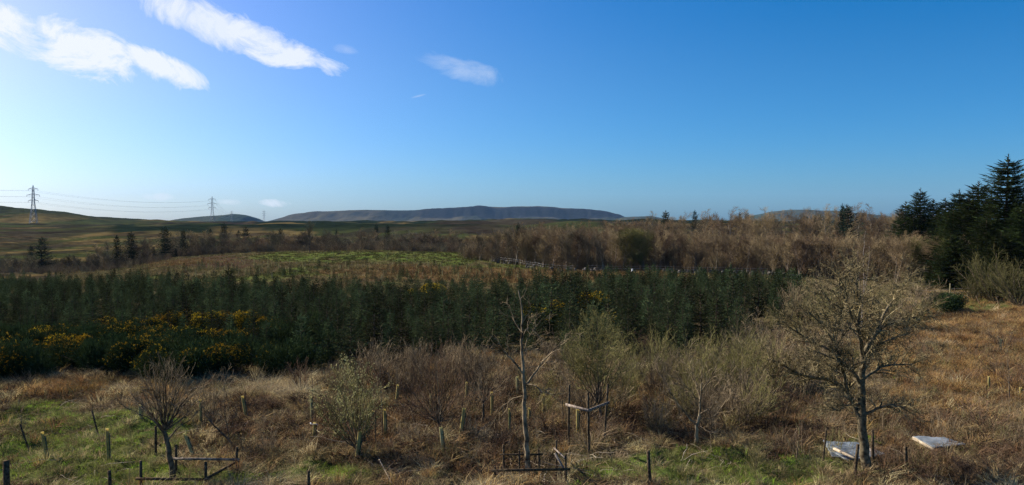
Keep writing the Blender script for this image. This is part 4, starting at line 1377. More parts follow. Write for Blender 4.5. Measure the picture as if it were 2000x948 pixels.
def c8(cx, cy, d=0): return (1500 + cx * .4092, 560 + cy * .4093, d)
def c7(cx, cy, d=0): return (1000 + cx * .4092, 560 + cy * .4093, d)
def c6(cx, cy, d=0): return (500 + cx * .4092, 560 + cy * .4093, d)
def c5(cx, cy, d=0): return (cx * .4092, 560 + cy * .4093, d)


OAK = [dict(n=4, per_m=8.5, a0=.4, a1=1.1, l=1.0, wig=.24, up=.05, start=.22, rr=.026, tip=.35, pts=7, rmin=.006),
       dict(n=8, a0=.4, a1=1.1, l=.42, wig=.28, up=.04, start=.15, rr=.012, pts=5, rmin=.0045),
       dict(n=4, a0=.4, a1=1.1, l=.20, wig=.28, up=.04, start=.1, rr=.007, pts=4, rmin=.0035)]
oak = [
    ([c8(488, 905), c8(475, 790), c8(465, 700), c8(458, 610), c8(456, 520), c8(452, 430), c8(462, 320)], .15, .09),
    ([c8(458, 640), c8(420, 570, .1), c8(398, 520, .1), c8(360, 475, .2), c8(300, 442, .3), c8(210, 434, .3), c8(130, 405, .4), c8(60, 360, .4), c8(10, 345, .4)], 0.0945, 0.0182, 1),
    ([c8(385, 500, .1), c8(372, 430, -.2), c8(352, 370, -.5), c8(340, 310, -.7), c8(300, 230, -.8), c8(250, 170, -.9), c8(190, 110, -1)], 0.0607, 0.0130, 1),
    ([c8(452, 470), c8(415, 400, -.3), c8(360, 360, -.6), c8(280, 330, -.9), c8(200, 300, -1.2)], 0.0540, 0.0130, 1),
    ([c8(462, 610), c8(520, 590, -.2), c8(575, 565, -.4), c8(640, 570, -.6), c8(710, 612, -.8)], 0.0513, 0.0104, 1),
    ([c8(458, 440), c8(500, 420, .3), c8(540, 385, .5), c8(600, 370, .8), c8(680, 375, 1), c8(740, 350, 1.1)], 0.0513, 0.0104, 1),
    ([c8(462, 330), c8(490, 270, .1), c8(530, 215, .2), c8(565, 180, .2), c8(620, 165, .3), c8(700, 155, .3), c8(770, 110, .4)], 0.0743, 0.0156, 1),
    ([c8(462, 330), c8(448, 260, -.2), c8(432, 190, -.3), c8(440, 110, -.4), c8(425, 20, -.5), c8(430, -60, -.5), c8(420, -120, -.6)], 0.0675, 0.0130, 1),
    ([c8(530, 215, .2), c8(560, 120, .6), c8(600, 60, .8), c8(650, 0, 1), c8(690, -50, 1.1)], 0.0473, 0.0104, 1),
    ([c8(448, 260, -.2), c8(390, 190, .2), c8(340, 120, .5), c8(280, 50, .8), c8(230, -20, 1)], 0.0513, 0.0104, 1),
    ([c8(340, 310, -.7), c8(260, 290, -.5), c8(180, 240, -.3), c8(110, 200, -.2), c8(60, 150, 0)], 0.0405, 0.0091, 1),
    ([c8(455, 400), c8(480, 320, -.6), c8(520, 280, -1), c8(600, 250, -1.3), c8(680, 230, -1.5)], 0.0459, 0.0104, 1),
    ([c8(456, 420), c8(500, 330, .8), c8(480, 200, 1.2), c8(500, 80, 1.5), c8(520, -10, 1.6)], 0.0486, 0.0104, 1),
    ([c8(456, 500), c8(430, 440, .7), c8(330, 400, 1.2), c8(250, 380, 1.5), c8(160, 330, 1.8)], 0.0459, 0.0104, 1),
    ([c8(430, 190, -.3), c8(380, 90, -.9), c8(350, 0, -1.1), c8(340, -60, -1.2)], 0.0405, 0.0091, 1),
    ([c8(455, 560), c8(400, 560, -.6), c8(330, 600, -1), c8(290, 560, -1.2)], 0.0297, 0.0078, 1),
]
limbs_tree("oak_tree", 1699, 925, oak, 11, M['oak_bark'], M['oak_twig'], OAK, 'large bare oak with broad crown standing before the metal sheets', "oak tree", top_spec=OAK[1:])

MIDT = [dict(n=4, per_m=4.5, a0=.4, a1=1.1, l=.75, wig=.24, up=.03, start=.3, rr=.018, tip=.35, pts=6, rmin=.005),
        dict(n=5, a0=.4, a1=1.1, l=.32, wig=.28, up=.03, start=.2, rr=.009, pts=5, rmin=.0035)]
mid = [
    ([c7(76, 890), c7(72, 780), c7(66, 690), c7(58, 600), c7(60, 520), c7(55, 440), c7(50, 360), c7(46, 280), c7(50, 200), c7(48, 120), c7(40, 60), c7(30, 20)], .085, .014),
    ([c7(66, 470), c7(110, 410, .2), c7(150, 350, .3), c7(190, 310, .4), c7(230, 280, .4), c7(275, 225, .5)], .034, .007, 1),
    ([c7(60, 460), c7(110, 470, -.3), c7(140, 500, -.4), c7(190, 515, -.5), c7(240, 512, -.6)], .024, .006, 1),
    ([c7(55, 420), c7(20, 370, -.2), c7(-20, 330, -.3), c7(-50, 300, -.4), c7(-70, 260, -.4)], .034, .008, 1),
    ([c7(60, 310), c7(80, 240, .1), c7(110, 200, .1), c7(145, 150, .2)], .018, .004, 1),
    ([c7(60, 330), c7(85, 275, -.2), c7(105, 300, -.3), c7(135, 305, -.3)], .013, .004, 1),
    ([c7(48, 220), c7(20, 180, .2), c7(0, 130, .3), c7(-10, 80, .3)], .018, .004, 1),
    ([c7(48, 170), c7(80, 130, -.1), c7(100, 90, -.2)], .013, .003, 1),
    ([c7(56, 520), c7(20, 530, .2), c7(-40, 560, .5), c7(-90, 640, .6), c7(-120, 690, .7)], .016, .005, 1),
    ([c7(50, 400), c7(90, 380, .5), c7(170, 390, .8), c7(200, 400, .9)], .015, .004, 1),
    ([c7(48, 260), c7(70, 180, .4), c7(140, 240, .6), c7(200, 210, .7)], .013, .003, 1),
]
limbs_tree("bare_tree", 1031, 926, mid, 12, M['pale_bark'], M['twig_brown'], MIDT, 'tall thin pale trunked tree with few crooked branches in the middle foreground', "bare tree", top_spec=MIDT[1:])

UPR = [dict(n=4, per_m=5, a0=.25, a1=.7, l=.7, wig=.12, up=.09, start=.2, rr=.014, tip=.3, pts=6, rmin=.005),
       dict(n=4, a0=.25, a1=.7, l=.3, wig=.14, up=.08, start=.2, rr=.008, pts=4, rmin=.0035)]


def fan(r, base, tips, r0, n, spread):
    out = []
    for i in range(n):
        u0, v0 = base; f = (i + r.random()) / n
        ut = np.interp(f, [0, 1], [tips[0], tips[1]]); vt = tips[2] + (tips[3] - tips[2]) * abs(2 * f - 1) ** 1.6 + r.normal(0, 8)
        d = r.normal(0, spread)
        k = r.uniform(.25, .5)
        out.append(([(u0, v0, 0), (u0 + (ut - u0) * k, v0 + (vt - v0) * .33, d * .35), (u0 + (ut - u0) * (.5 + k * .5), v0 + (vt - v0) * .68, d * .75), (ut, vt, d)], r0 * r.uniform(.6, 1.1), .004, 1))
    return out


r_ = np.random.default_rng(77)
wil = [([c5(812, 905), c5(800, 830), c5(788, 760), c5(772, 690)], .085, .062)] + fan(r_, c5(774, 690)[:2], (245, 400, 715, 790), .030, 22, .7) + \
    [([c5(780, 720), c5(730, 640, -.2), c5(670, 615, -.3), c5(610, 585, -.4), c5(560, 560, -.4)], .026, .005, 1), ([c5(785, 740), c5(850, 660, .2), c5(900, 640, .3), c5(960, 560, .4)], .024, .005, 1)]
limbs_tree("bare_tree", 331, 930, wil, 13, M['dark_bark'], M['twig_brown'], UPR, 'small bare tree fanning upright branches from a short trunk beside the left guard rails', "bare tree", top_spec=[])
le = [([c5(1115, 775), c5(1080, 730), c5(1040, 690), c5(1000, 650), c5(970, 615)], .040, .018), ([c5(1085, 735), c5(1070, 640, .1), c5(1060, 520, .2), c5(1062, 420, .3)], .016, .004, 1), ([c5(1040, 690), c5(960, 700, -.1), c5(900, 690, -.2)], .012, .003, 1)] + fan(r_, c5(1000, 655)[:2], (370, 440, 745, 790), .011, 7, .4)
limbs_tree("leaning_sapling", 456, 876, le, 14, M['dark_bark'], M['twig_brown'], UPR, 'low bare sapling whose trunk leans far left, behind the left guard rails', "sapling", top_spec=[])
t13 = [([c7(890, 785), c7(884, 720), c7(886, 665), c7(900, 620), c7(902, 560), c7(905, 480), c7(915, 380)], .075, .012),
       ([c7(884, 665), c7(840, 610, .1), c7(790, 555, .2), c7(750, 490, .2), c7(720, 430, .3), c7(690, 380, .3)], .032, .006, 1),
       ([c7(898, 610), c7(940, 590, -.2), c7(980, 550, -.3), c7(1020, 490, -.4), c7(1040, 420, -.4)], .028, .006, 1),
       ([c7(902, 560), c7(860, 500, -.3), c7(820, 460, -.5), c7(790, 410, -.6)], .022, .005, 1), ([c7(905, 500), c7(950, 450, .3), c7(970, 390, .4), c7(1000, 330, .5)], .02, .005, 1),
       ([c7(902, 540), c7(880, 440, .5), c7(850, 370, .6), c7(840, 300, .7)], .02, .004, 1), ([c7(890, 660), c7(930, 680, -.4), c7(985, 735, -.6)], .012, .004, 1), ([c7(905, 620), c7(960, 640, .4), c7(1040, 520, .6), c7(1080, 530, .7)], .015, .004, 1)]
T13S = [dict(n=4, per_m=6, a0=.35, a1=.9, l=.75, wig=.16, up=.05, start=.2, rr=.017, tip=.3, pts=6, rmin=.005), dict(n=5, a0=.3, a1=.9, l=.33, wig=.18, up=.05, start=.2, rr=.009, pts=4, rmin=.004), dict(n=2, a0=.3, a1=.9, l=.16, wig=.16, up=.05, start=.2, rr=.006, pts=3, rmin=.003)]
limbs_tree("bare_tree", 1364, 880, t13, 15, M['pale_bark'], M['twig_brown'], T13S, 'low bare tree with pale crooked trunk and wide spreading crown right of the three stakes', "bare tree", top_spec=T13S[1:])


def catkins(t, b):
    tp = b.tips(2, .5)
    g = Geo(); C = np.repeat(tp, 3, 0) + b.r.normal(0, .05, (len(tp) * 3, 3))
    V, f = leaf_blades(C, b.r.normal(0, 1, C.shape) + [0, 0, .6], b.r.uniform(.04, .075, len(C)), b.r.uniform(.02, .035, len(C)), 3); g.add(V, f)
    o = link("catkins", g.mesh("catkin_cluster", M['catkin']), t); o['kind'] = 'stuff'


cat = [([c6(500, 815), c6(485, 770), c6(478, 740)], .045, .035)] + fan(r_, (697, 880), (612, 752, 722, 800), .022, 20, .7)
limbs_tree("catkin_shrub", 700, 897, cat, 16, M['dark_bark'], M['twig_olive'], UPR, 'many stemmed shrub with pale yellow green catkins behind a bright shelter tube', "shrub", extra=catkins, top_spec=[])
shr = [([c6(880, 700), c6(872, 660), c6(865, 640)], .05, .04)] + fan(r_, (855, 826), (770, 935, 690, 790), .018, 26, .8)
limbs_tree("bare_shrub", 859, 846, shr, 17, M['dark_bark'], M['twig_red'], UPR, 'dense reddish brown many stemmed bush behind the tube beside the fallen stems', "shrub", top_spec=[])
sm = [([c6(1080, 665), c6(1082, 600), c6(1085, 555)], .045, .035)] + fan(r_, c6(1085, 555)[:2], (908, 998, 705, 765), .016, 9, .4)
limbs_tree("bare_tree", 942, 833, sm, 18, M['dark_bark'], M['twig_brown'], UPR, 'small bare tree with upright forked crown left of the pale trunked tree', "bare tree", top_spec=[])
wl = [([c7(430, 670), c7(425, 610), c7(415, 560)], .06, .045)] + fan(r_, c7(415, 560)[:2], (1095, 1235, 622, 700), .022, 20, .8)
limbs_tree("willow_shrub", 1175, 836, wl, 19, M['dark_bark'], M['twig_olive'], T13S, 'tall olive green willow with upright twigs behind the three tall stakes', "willow", extra=None, top_spec=[])

# thin birch far behind the oak
bi = [([(1684, 690, 0), (1685, 620, 0), (1688, 560, 0), (1687, 500, 0), (1690, 452, 0)], .04, .010), ([(1686, 600, 0), (1678, 545, .3), (1676, 490, .4)], .025, .006, 1), ([(1687, 580, 0), (1697, 530, -.3), (1699, 475, -.4)], .022, .006, 1)]
BIS = [dict(n=4, per_m=4, a0=.25, a1=.6, l=.8, wig=.1, up=.10, start=.2, rr=.011, tip=.5, pts=6, rmin=.004), dict(n=6, a0=.25, a1=.6, l=.35, wig=.12, up=.08, start=.2, rr=.007, pts=4, rmin=.004)]
limbs_tree("birch_tree", 1684, 690, bi, 20, M['birch'], M['twig_red'], BIS, 'slender pale birch with reddish top rising behind the oak crown', "birch", Y=46, top_spec=BIS)


# generic bare shrubs and saplings, one mesh pair per variant
def shrub_var(seed, H, W, n, bark, twig, fine=6, rad=.014):
    b = Bare(seed)
    for i in range(n):
        a = b.r.random() * 6.283; e = b.r.random() ** .5 * W / H * .9
        P, Q = b.branch(np.array([b.r.normal(0, .08), b.r.normal(0, .08), -.1]), np.array([math.cos(a) * e, math.sin(a) * e, 1]), H * b.r.uniform(.6, 1), rad, rad * .3, 1, 6, .09, .05)
        b.sprout(P, Q, 2, [dict(n=fine, a0=.3, a1=.8, l=H * .35, wig=.12, up=.08, start=.15, rr=rad * .55, pts=5, rmin=.0055), dict(n=4, a0=.3, a1=.8, l=H * .16, wig=.12, up=.06, start=.15, rr=rad * .4, pts=3, rmin=.0045)])
    return b.geo([1]).mesh("shrub_stems", bark), b.geo([2, 3]).mesh("shrub_twigs", twig)


M['edge_twig'] = mat('twigs_dark_olive', (.060, .055, .022), var=.4, scale=3, col2=(.12, .11, .045))
SV = {'edge': [shrub_var(830 + k, 2.4, 2.6, 22, M['dark_bark'], M['edge_twig'], 10, .02) for k in range(3)], 'brown': [shrub_var(800 + k, 2, 1.6, 14, M['dark_bark'], M['twig_brown']) for k in range(3)],
      'red': [shrub_var(810 + k, 1.5, 1.3, 14, M['dark_bark'], M['twig_red']) for k in range(3)],
      'olive': [shrub_var(820 + k, 2.4, 1.8, 14, M['dark_bark'], M['twig_olive'], 8) for k in range(3)]}
HV = {'edge': 2.4, 'brown': 2, 'red': 1.5, 'olive': 2.4}


def shrub(u, vtop, Y, kind, w, label, group=None):
    x = (u - 1000) / F * Y; z = float(ground_z(x, Y))
    h = max(.7, CZ - Y * float(slope(vtop)) - z)
    k = SV[kind][rng.integers(0, 3)]; s = h / HV[kind]
    t = empty("bare_shrub", (x, Y, z - .03), rng.random() * 6.28); t.scale = (s * w, s * w, s)
    tag(t, label, "shrub", group); link("stems", k[0], t); link("twigs", k[1], t)


for i in range(38):
    u = rng.uniform(980, 1500); Y = rng.uniform(26.5, 35)
    gv = float(v_of((u - 1000) / F * Y, Y)); shrub(u, gv - rng.uniform(60, 125) * 28 / Y, Y, rng.choice(['brown', 'brown', 'olive']), rng.uniform(.8, 1.2), 'fine twigged bare shrub in the open scrub right of the middle tree', 'shrubs of the open scrub')
for i in range(12):
    u = rng.uniform(560, 1000); Y = rng.uniform(27, 33.5)
    gv = float(v_of((u - 1000) / F * Y, Y)); shrub(u, gv - rng.uniform(50, 110) * 28 / Y, Y, rng.choice(['brown', 'brown', 'red']), rng.uniform(.8, 1.1), 'fine twigged bare shrub in the open scrub left of the middle tree', 'shrubs of the left scrub')
# grey brown thicket in front of the spruces, left of the middle
for i in range(40):
    u = rng.uniform(640, 980); Y = rng.uniform(33, 39)
    shrub(u, rng.uniform(650, 700) if u > 720 else rng.uniform(675, 720), Y, 'brown', rng.uniform(.7, 1.1), 'grey brown bare shrub in the thicket before the spruces left of the middle tree', 'shrubs of the left thicket')
for i in range(20):
    u = rng.uniform(980, 1110); Y = rng.uniform(31, 40)
    shrub(u, rng.uniform(690, 750), Y, rng.choice(['red', 'brown']), rng.uniform(.8, 1.2), 'low reddish bare shrub behind the pale trunked tree', 'low shrubs behind the middle tree')
for (u, vt, Y, w) in [(1120, 640, 36, .9), (1205, 640, 37, 1), (1245, 690, 35, .9), (1290, 635, 36, 1), (1335, 645, 35, 1.1), (1385, 640, 37, 1), (1425, 655, 36, 1), (1300, 660, 33, .9), (1360, 665, 32.5, .9), (1470, 640, 38, 1), (1410, 690, 32, .9)]:
    shrub(u, vt, Y, 'olive', w, 'olive tinted bare shrub in the row before the spruces right of the willow', 'olive shrubs before the spruces')
for i in range(44):
    u = rng.uniform(1420, 1680); Y = rng.uniform(32, 52)
    shrub(u, rng.uniform(585, 650) if Y > 42 else rng.uniform(640, 700), Y, rng.choice(['brown', 'brown', 'olive']), rng.uniform(.8, 1.1), 'brown bare shrub in the thicket at the left of the oak crown', 'shrubs of the oak thicket')
for i in range(40):
    u = rng.uniform(1540, 1800); Y = rng.uniform(50, 76)
    shrub(u, rng.uniform(535, 575), Y, rng.choice(['brown', 'brown', 'olive']), rng.uniform(1.0, 1.5), 'brown bare shrub between the oak crown and the wood', 'shrubs before the wood')
for i in range(40):
    u = rng.uniform(1060, 2010); Y = rng.uniform(25, 46)
    x, y = (u - 1000) / F * Y, Y
    gv = float(v_of(x, y)); shrub(u, gv - rng.uniform(30, 70) * 30 / Y, Y, rng.choice(['red', 'brown']), rng.uniform(1, 1.5), 'low brown bare shrub scattered over the right hand slope', 'low shrubs of the right slope')
for i in range(28):
    u = rng.uniform(400, 1000); Y = rng.uniform(24, 32)
    x, y = (u - 1000) / F * Y, Y
    gv = float(v_of(x, y)); shrub(u, gv - rng.uniform(18, 42) * 28 / Y, Y, 'red', rng.uniform(1.2, 2.0), 'low reddish bare shrub in the brambles left of the middle tree', 'low shrubs in the brambles')
for i in range(14):
    u = rng.uniform(1700, 2020); Y = rng.uniform(21.5, 24)
    x, y = (u - 1000) / F * Y, Y
    gv = float(v_of(x, y)); shrub(u, gv - rng.uniform(25, 50), Y, 'red', rng.uniform(1.2, 1.7), 'low dark red bramble mound in the bottom right corner', 'bramble mounds bottom right')
for (u, vt, Y, k, w, lab) in [(1478, 842, 22.8, 'olive', .8, 'thin upright shrub with pale stems at the bottom, left of the metal sheets'), (1505, 700, 38, 'brown', .8, 'bare shrub standing left below the oak crown'),
                              (1950, 480, 66, 'edge', 1.0, 'large tangled olive tree crown at right edge below the big spruces'), (1995, 500, 62, 'edge', 1.1, 'lower tangled olive crown cut by the right edge'), (1908, 525, 67, 'edge', 1.0, 'tangled olive crown left of the large one at the right edge')]:
    shrub(u, vt, Y, k, w, lab)
for (u, vt, Y, lab) in [(1838, 588, 62, 'dark green low conifer bush at the left end of the green bank'), (1862, 594, 60, 'dark green low bush beside the green bank')]:
    x = (u - 1000) / F * Y
    gorse(x, Y, 5, 1.0, lab, None)


def sapling(u, v, vtop, lab, lean=0, n=7, W=.35, twig='twig_brown', r0=.018, seed=1, group=None):
    x, y = at(u, v); z = float(ground_z(x, y)); H = CZ - y * float(slope(vtop)) - z
    b = Bare(seed)
    P, Q = b.branch(np.array([0, 0, -.1]), np.array([lean, 0, 1]), H, r0, .004, 0, 8, .05, .02)
    b.sprout(P, Q, 1, [dict(n=n, a0=.3, a1=.8, l=W, wig=.12, up=.1, start=.35, rr=.007, pts=5, rmin=.003), dict(n=3, a0=.3, a1=.8, l=W * .4, wig=.12, up=.1, start=.2, rr=.004, pts=3, rmin=.002)])
    t = empty("sapling", (x, y, z)); tag(t, lab, "sapling", group)
    link("trunk", b.geo([0]).mesh("sapling_trunk", M['dark_bark']), t); link("crown", b.geo([1, 2]).mesh("sapling_crown", M[twig]), t)


# the low twiggy scrub between them, past counting
SC = [brush(850 + k, 1.3, 1.1, M[m_], 16, 6, .008) for k, m_ in enumerate(['twig_brown', 'twig_red', 'twig_olive', 'twig_brown'])]
x, y = field(2300, 22, 52); u = img_u(x, y); g_, r_, b_ = cover(x, y)
grow("low_scrub", SC, x, y, (.12 + .5 * b_ + .3 * (u > 1000)) * (1 - .97 * sstep(.15, .5, g_)) * not_planted(x, y) * sstep(.4, .55, fbm(x / 2, y / 2, 333)), .4, 1.0, 'low fine twigged scrub filling the gaps between the bare shrubs', "scrub", .1)
sapling(38, 845, 775, 'thin dark sapling rising from the leaning stake at far left', -.08, 6, .4, seed=31)
sapling(74, 870, 800, 'hair thin sapling standing in the far left grey tube', 0, 4, .2, seed=32)
sapling(176, 812, 760, 'thin sapling beside the leaning stake on the left grass', 0, 4, .25, seed=33)
sapling(608, 826, 715, 'straight thin sapling rising from the pale tube left of the catkin shrub', 0, 5, .2, seed=34)
sapling(746, 862, 640, 'tall thin dark sapling right of the catkin shrub', 0, 14, .6, seed=35, r0=.025)
sapling(862, 893, 700, 'thin dark sapling growing out of the tube before the reddish bush', 0, 10, .5, seed=36, r0=.022)
sapling(1100, 836, 720, 'dark thin sapling left of the three tall stakes', -.05, 9, .5, seed=37, r0=.025)
sapling(1061, 815, 730, 'thin sapling in the short tube behind the middle tree', 0, 6, .4, seed=38)
sapling(1977, 786, 700, 'pale stemmed sapling on the rusty slope at the right edge', 0, 9, .6, seed=39, r0=.03)
sapling(1955, 690, 628, 'small pale sapling high on the rusty slope', 0, 9, .6, seed=40, r0=.03)
sapling(1290, 838, 700, 'thin bare sapling left of the low spreading tree', .04, 10, .5, seed=42)
sapling(1500, 760, 640, 'dark thin sapling between the spreading tree and the oak', 0, 12, .6, seed=43, r0=.025)
sapling(1378, 935, 850, 'very thin dark stem before the green grass, right of the single post', -.18, 2, .2, seed=44, r0=.010)
sapling(1560, 905, 800, 'pale leafless stem left of the near metal sheets', .05, 5, .4, 'twig_olive', seed=45)
sapling(245, 960, 880, 'dry pale stem at the bottom between two short posts', .03, 3, .2, 'twig_olive', seed=46, r0=.008)
sapling(443, 800, 720, 'thin dark upright sapling behind the leaning one', 0, 10, .4, seed=47)


# ================================================================== shelter tubes, stakes, posts
def stick(name, p_top, p_bot, rad, material, label, cat, sides=7, group=None, end=None, Y=None, hollow=False, square=False):
    """upright post whose foot is seen at p_bot and whose head is at p_top"""
    (ut, vt), (ub, vb) = p_top, p_bot
    if Y is None: x, y = at(ub, vb)
    else: x, y = (ub - 1000) / F * Y, Y
    z = float(ground_z(x, y))
    zt = CZ - y * float(slope(vt)); xt = (ut - 1000) / F * y
    h = zt - z
    d = np.array([xt - x, rng.normal(0, .02), h])
    g = Geo(); P = np.array([-d * .25, d * 0.0, d * .5, d])
    if square: g.tubes([P], [[rad * 1.25] * 4], 4, True)
    else: g.tubes([P], [[rad, rad, rad * .97, rad * .95]], sides, not hollow)
    if hollow:
        g.tubes([P[::-1]], [[rad * .85] * 4], sides)
    o = link(name, g.mesh(name, material), None, (x, y, z))
    tag(o, label, cat, group)
    return o, (x, y, z), d


def tube_stake(pt, pb, rad, label, pale=False, seed=0):
    """pale plastic tree shelter tied to a thin stake"""
    (ut, vt), (ub, vb) = pt, pb
    x, y = at(ub, vb); z = float(ground_z(x, y))
    d = np.array([(ut - 1000) / F * y - (ub - 1000) / F * y, rng.normal(0, .03), CZ - y * float(slope(vt)) - z])
    t = empty("tree_shelter", (x, y, z)); tag(t, label, "tree shelter")
    g = Geo(); P = np.array([-d * .1, d * .3, d * .6, d])
    rad *= .85; g.tubes([P], [[rad, rad, rad, rad * 1.05]], 10); g.tubes([P[::-1]], [[rad * .93] * 4], 10)
    link("tube", g.mesh("shelter_tube", M['tube_pale' if pale else 'tube'], True), t)
    off = np.array([rad * 1.35, rad * .3, 0])
    g = Geo(); g.tubes([[off - d * .15, off + d * .85]], [[.017, .017]], 4, True)
    link("stake", g.mesh("shelter_stake", M['post_new']), t)
    g = Geo()
    for f in (.35, .75):
        g.tubes([[off * .6 + d * f + np.array([math.cos(a) * rad * 1.6, math.sin(a) * rad * 1.25, 0]) - off * .1 for a in np.linspace(0, 6.283, 9)]], [[.006] * 9], 3)
    link("tie", g.mesh("shelter_tie", M['post']), t)
    return t


TB = [((76, 844), (84, 903), .055, 'grey green shelter tube, second from the left edge on the grass', 0), ((203, 838), (205, 897), .055, 'upright pale topped shelter tube on the left grass below the leaning stake', 0),
      ((271, 790), (270, 834), .065, 'pale shelter tube on the grass just left of the fanning tree', 1), ((356, 846), (372, 892), .06, 'pale shelter tube leaning left behind the left guard rails', 1),
      ((387, 781), (387, 829), .05, 'faint shelter tube behind the right branches of the fanning tree', 0), ((470, 774), (478, 822), .06, 'shelter tube tilted in the brown grass right of the leaning sapling', 0),
      ((605, 775), (607, 826), .05, 'slim pale shelter tube left of the catkin shrub, the farther of two', 1), ((612, 826), (610, 860), .06, 'short shelter tube with a white flap, left of the catkin shrub', 0),
      ((701, 843), (694, 902), .07, 'bright yellow green shelter tube leaning right before the catkin shrub', 0), ((749, 799), (751, 862), .055, 'thin shelter tube just right of the catkin shrub', 0),
      ((727, 802), (723, 826), .05, 'short leaning tube half hidden behind the catkin shrub', 0), ((776, 752), (771, 792), .055, 'distant shelter tube above and right of the catkin shrub', 0), ((841, 770), (840, 821), .06, 'shelter tube standing within the reddish many stemmed bush', 1),
      ((860, 835), (864, 893), .06, 'pale shelter tube before the reddish bush beside the fallen stems', 1), ((911, 747), (908, 798), .05, 'upper of two aligned shelter tubes left of the small forked tree', 0),
      ((906, 798), (897, 862), .07, 'lower yellow green shelter tube leaning right below another one', 0), ((960, 766), (960, 818), .05, 'slim shelter tube right of the small forked tree', 0), ((994, 798), (995, 853), .04, 'very thin shelter tube just left of the pale trunked tree', 0),
      ((1010, 736), (1010, 786), .06, 'pale shelter tube touching the left side of the pale trunk', 1), ((1061, 771), (1061, 815), .05, 'shelter tube in the brown grass right of the pale trunk', 0), ((1034, 797), (1033, 828), .045, 'short tube right against the pale trunk', 0),
      ((1129, 799), (1129, 849), .065, 'grey green shelter tube standing between the three tall stakes', 0), ((1936, 735), (1936, 766), .05, 'small shelter tube on the rusty slope left of the pale sapling', 0), ((1999, 757), (1999, 782), .06, 'shelter tube at the right edge of the photo', 0),
      ((1517, 725), (1517, 750), .05, 'small pale shelter tube far left below the oak limb', 1), ((1957, 662), (1957, 690), .06, 'far small shelter tube high on the rusty slope', 1)]
for (a, b_, r__, lab, pale) in TB:
    tube_stake(a, b_, r__, lab, bool(pale))
# white flap on the short tube
x, y = at(610, 860); z = float(ground_z(x, y)); hz = CZ - y * float(slope(829)) - z
gx, gy = np.meshgrid(np.linspace(-.13, .13, 7), np.linspace(-.10, .10, 6))
zz = .04 * np.sin(gx * 22) + .3 * gx ** 2 - gy * .6
me = grid("white_flap", gx, gy * .7, zz, M['white'])
o = link("plastic_sheet", me, None, (x + .03, y - .08, z + hz + .03)); o.rotation_euler = (.3, .5, .2)
sm_ = o.modifiers.new("thickness", 'SOLIDIFY'); sm_.thickness = .008
tag(o, 'crumpled white plastic flap lying on top of the short tube', 'plastic sheet')

PS = [((33, 828), (51, 873), .030, 'post', 'dark thin stake leaning left at the far left of the grass'), ((174, 802), (188, 856), .032, 'post', 'dark stake leaning left in the middle of the left grass'),
      ((299, 833), (299, 888), .045, 'post', 'dark short post left of the fanning tree trunk'), ((467, 776), (467, 812), .03, 'post', 'thin dark stake beside the tilted tube right of the leaning sapling'),
      ((731, 802), (732, 876), .022, 'post', 'thin dark stake between catkin shrub and the tube on its right'), ((207, 919), (209, 975), .05, 'post', 'dark post cut by the bottom edge, right of the corner post'),
      ((599, 920), (599, 975), .045, 'post', 'dark post cut by the bottom edge on the green strip'), ((4, 900), (5, 985), .085, 'post', 'thick dark post in the bottom left corner'),
      ((1268, 881), (1272, 965), .050, 'post', 'tall dark round post at the bottom, right of the middle guard'), ((1619, 838), (1612, 909), .035, 'post', 'thin dark stake at the left edge of the near metal sheets'),
      ((1680, 868), (1675, 935), .050, 'post', 'dark post just left of the oak trunk'), ((1708, 840), (1711, 909), .048, 'post', 'dark tall post just right of the oak trunk'), ((1773, 873), (1778, 922), .055, 'post', 'brown round post between the two groups of metal sheets')]
for (a, b_, rr, m_, lab) in PS:
    stick("post", a, b_, rr, M[m_], lab, "post", 8)


# ================================================================== guards of posts and rails
def guard(name, posts, rails, label, rad=.05):
    """posts: (utop, vtop, u, Y); rails: (i, j, vi, vj, thick)"""
    x0, y0, z0 = Yz(posts[0][2], posts[0][3])
    t = empty(name, (x0, y0, z0)); tag(t, label, "tree guard")
    base = np.array([x0, y0, z0]); info = []
    for (ut, vt, u, Y) in posts:
        x, y, z = Yz(u, Y)
        top = np.array([(ut - 1000) / F * Y, Y, CZ - Y * float(slope(vt))]); bot = np.array([x, y, z - .35])
        g = Geo(); g.tubes([[bot - base, (bot + top) / 2 - base, top - base]], [[rad, rad, rad * .95]], 7, True)
        link("post", g.mesh("guard_post", M['post']), t)
        info.append((np.array([x, y, z]), top))
    for (i, j, vi, vj, th, mt) in rails:
        def pt(k, v):
            b, tp = info[k]; zz = CZ - b[1] * float(slope(v)); f = (zz - b[2]) / max(.1, tp[2] - b[2]); f = min(max(f, 0), 1)
            return np.array([b[0] * (1 - f) + tp[0] * f, b[1], zz])
        a, b = pt(i, vi), pt(j, vj); d = unit(b - a); a = a - d * .12; b = b + d * .12
        nrm = unit(np.cross(d, [0, 0, 1])); upv = np.cross(nrm, d)
        if nrm[1] > 0: nrm = -nrm
        off = nrm * (rad + .012)
        L = np.linalg.norm(b - a)
        g = Geo(); g.box((a + b) / 2 + off - base, (L, .03, th), np.stack([d, nrm, upv], 1))
        link("rail", g.mesh("guard_rail", M[mt]), t)
    return t


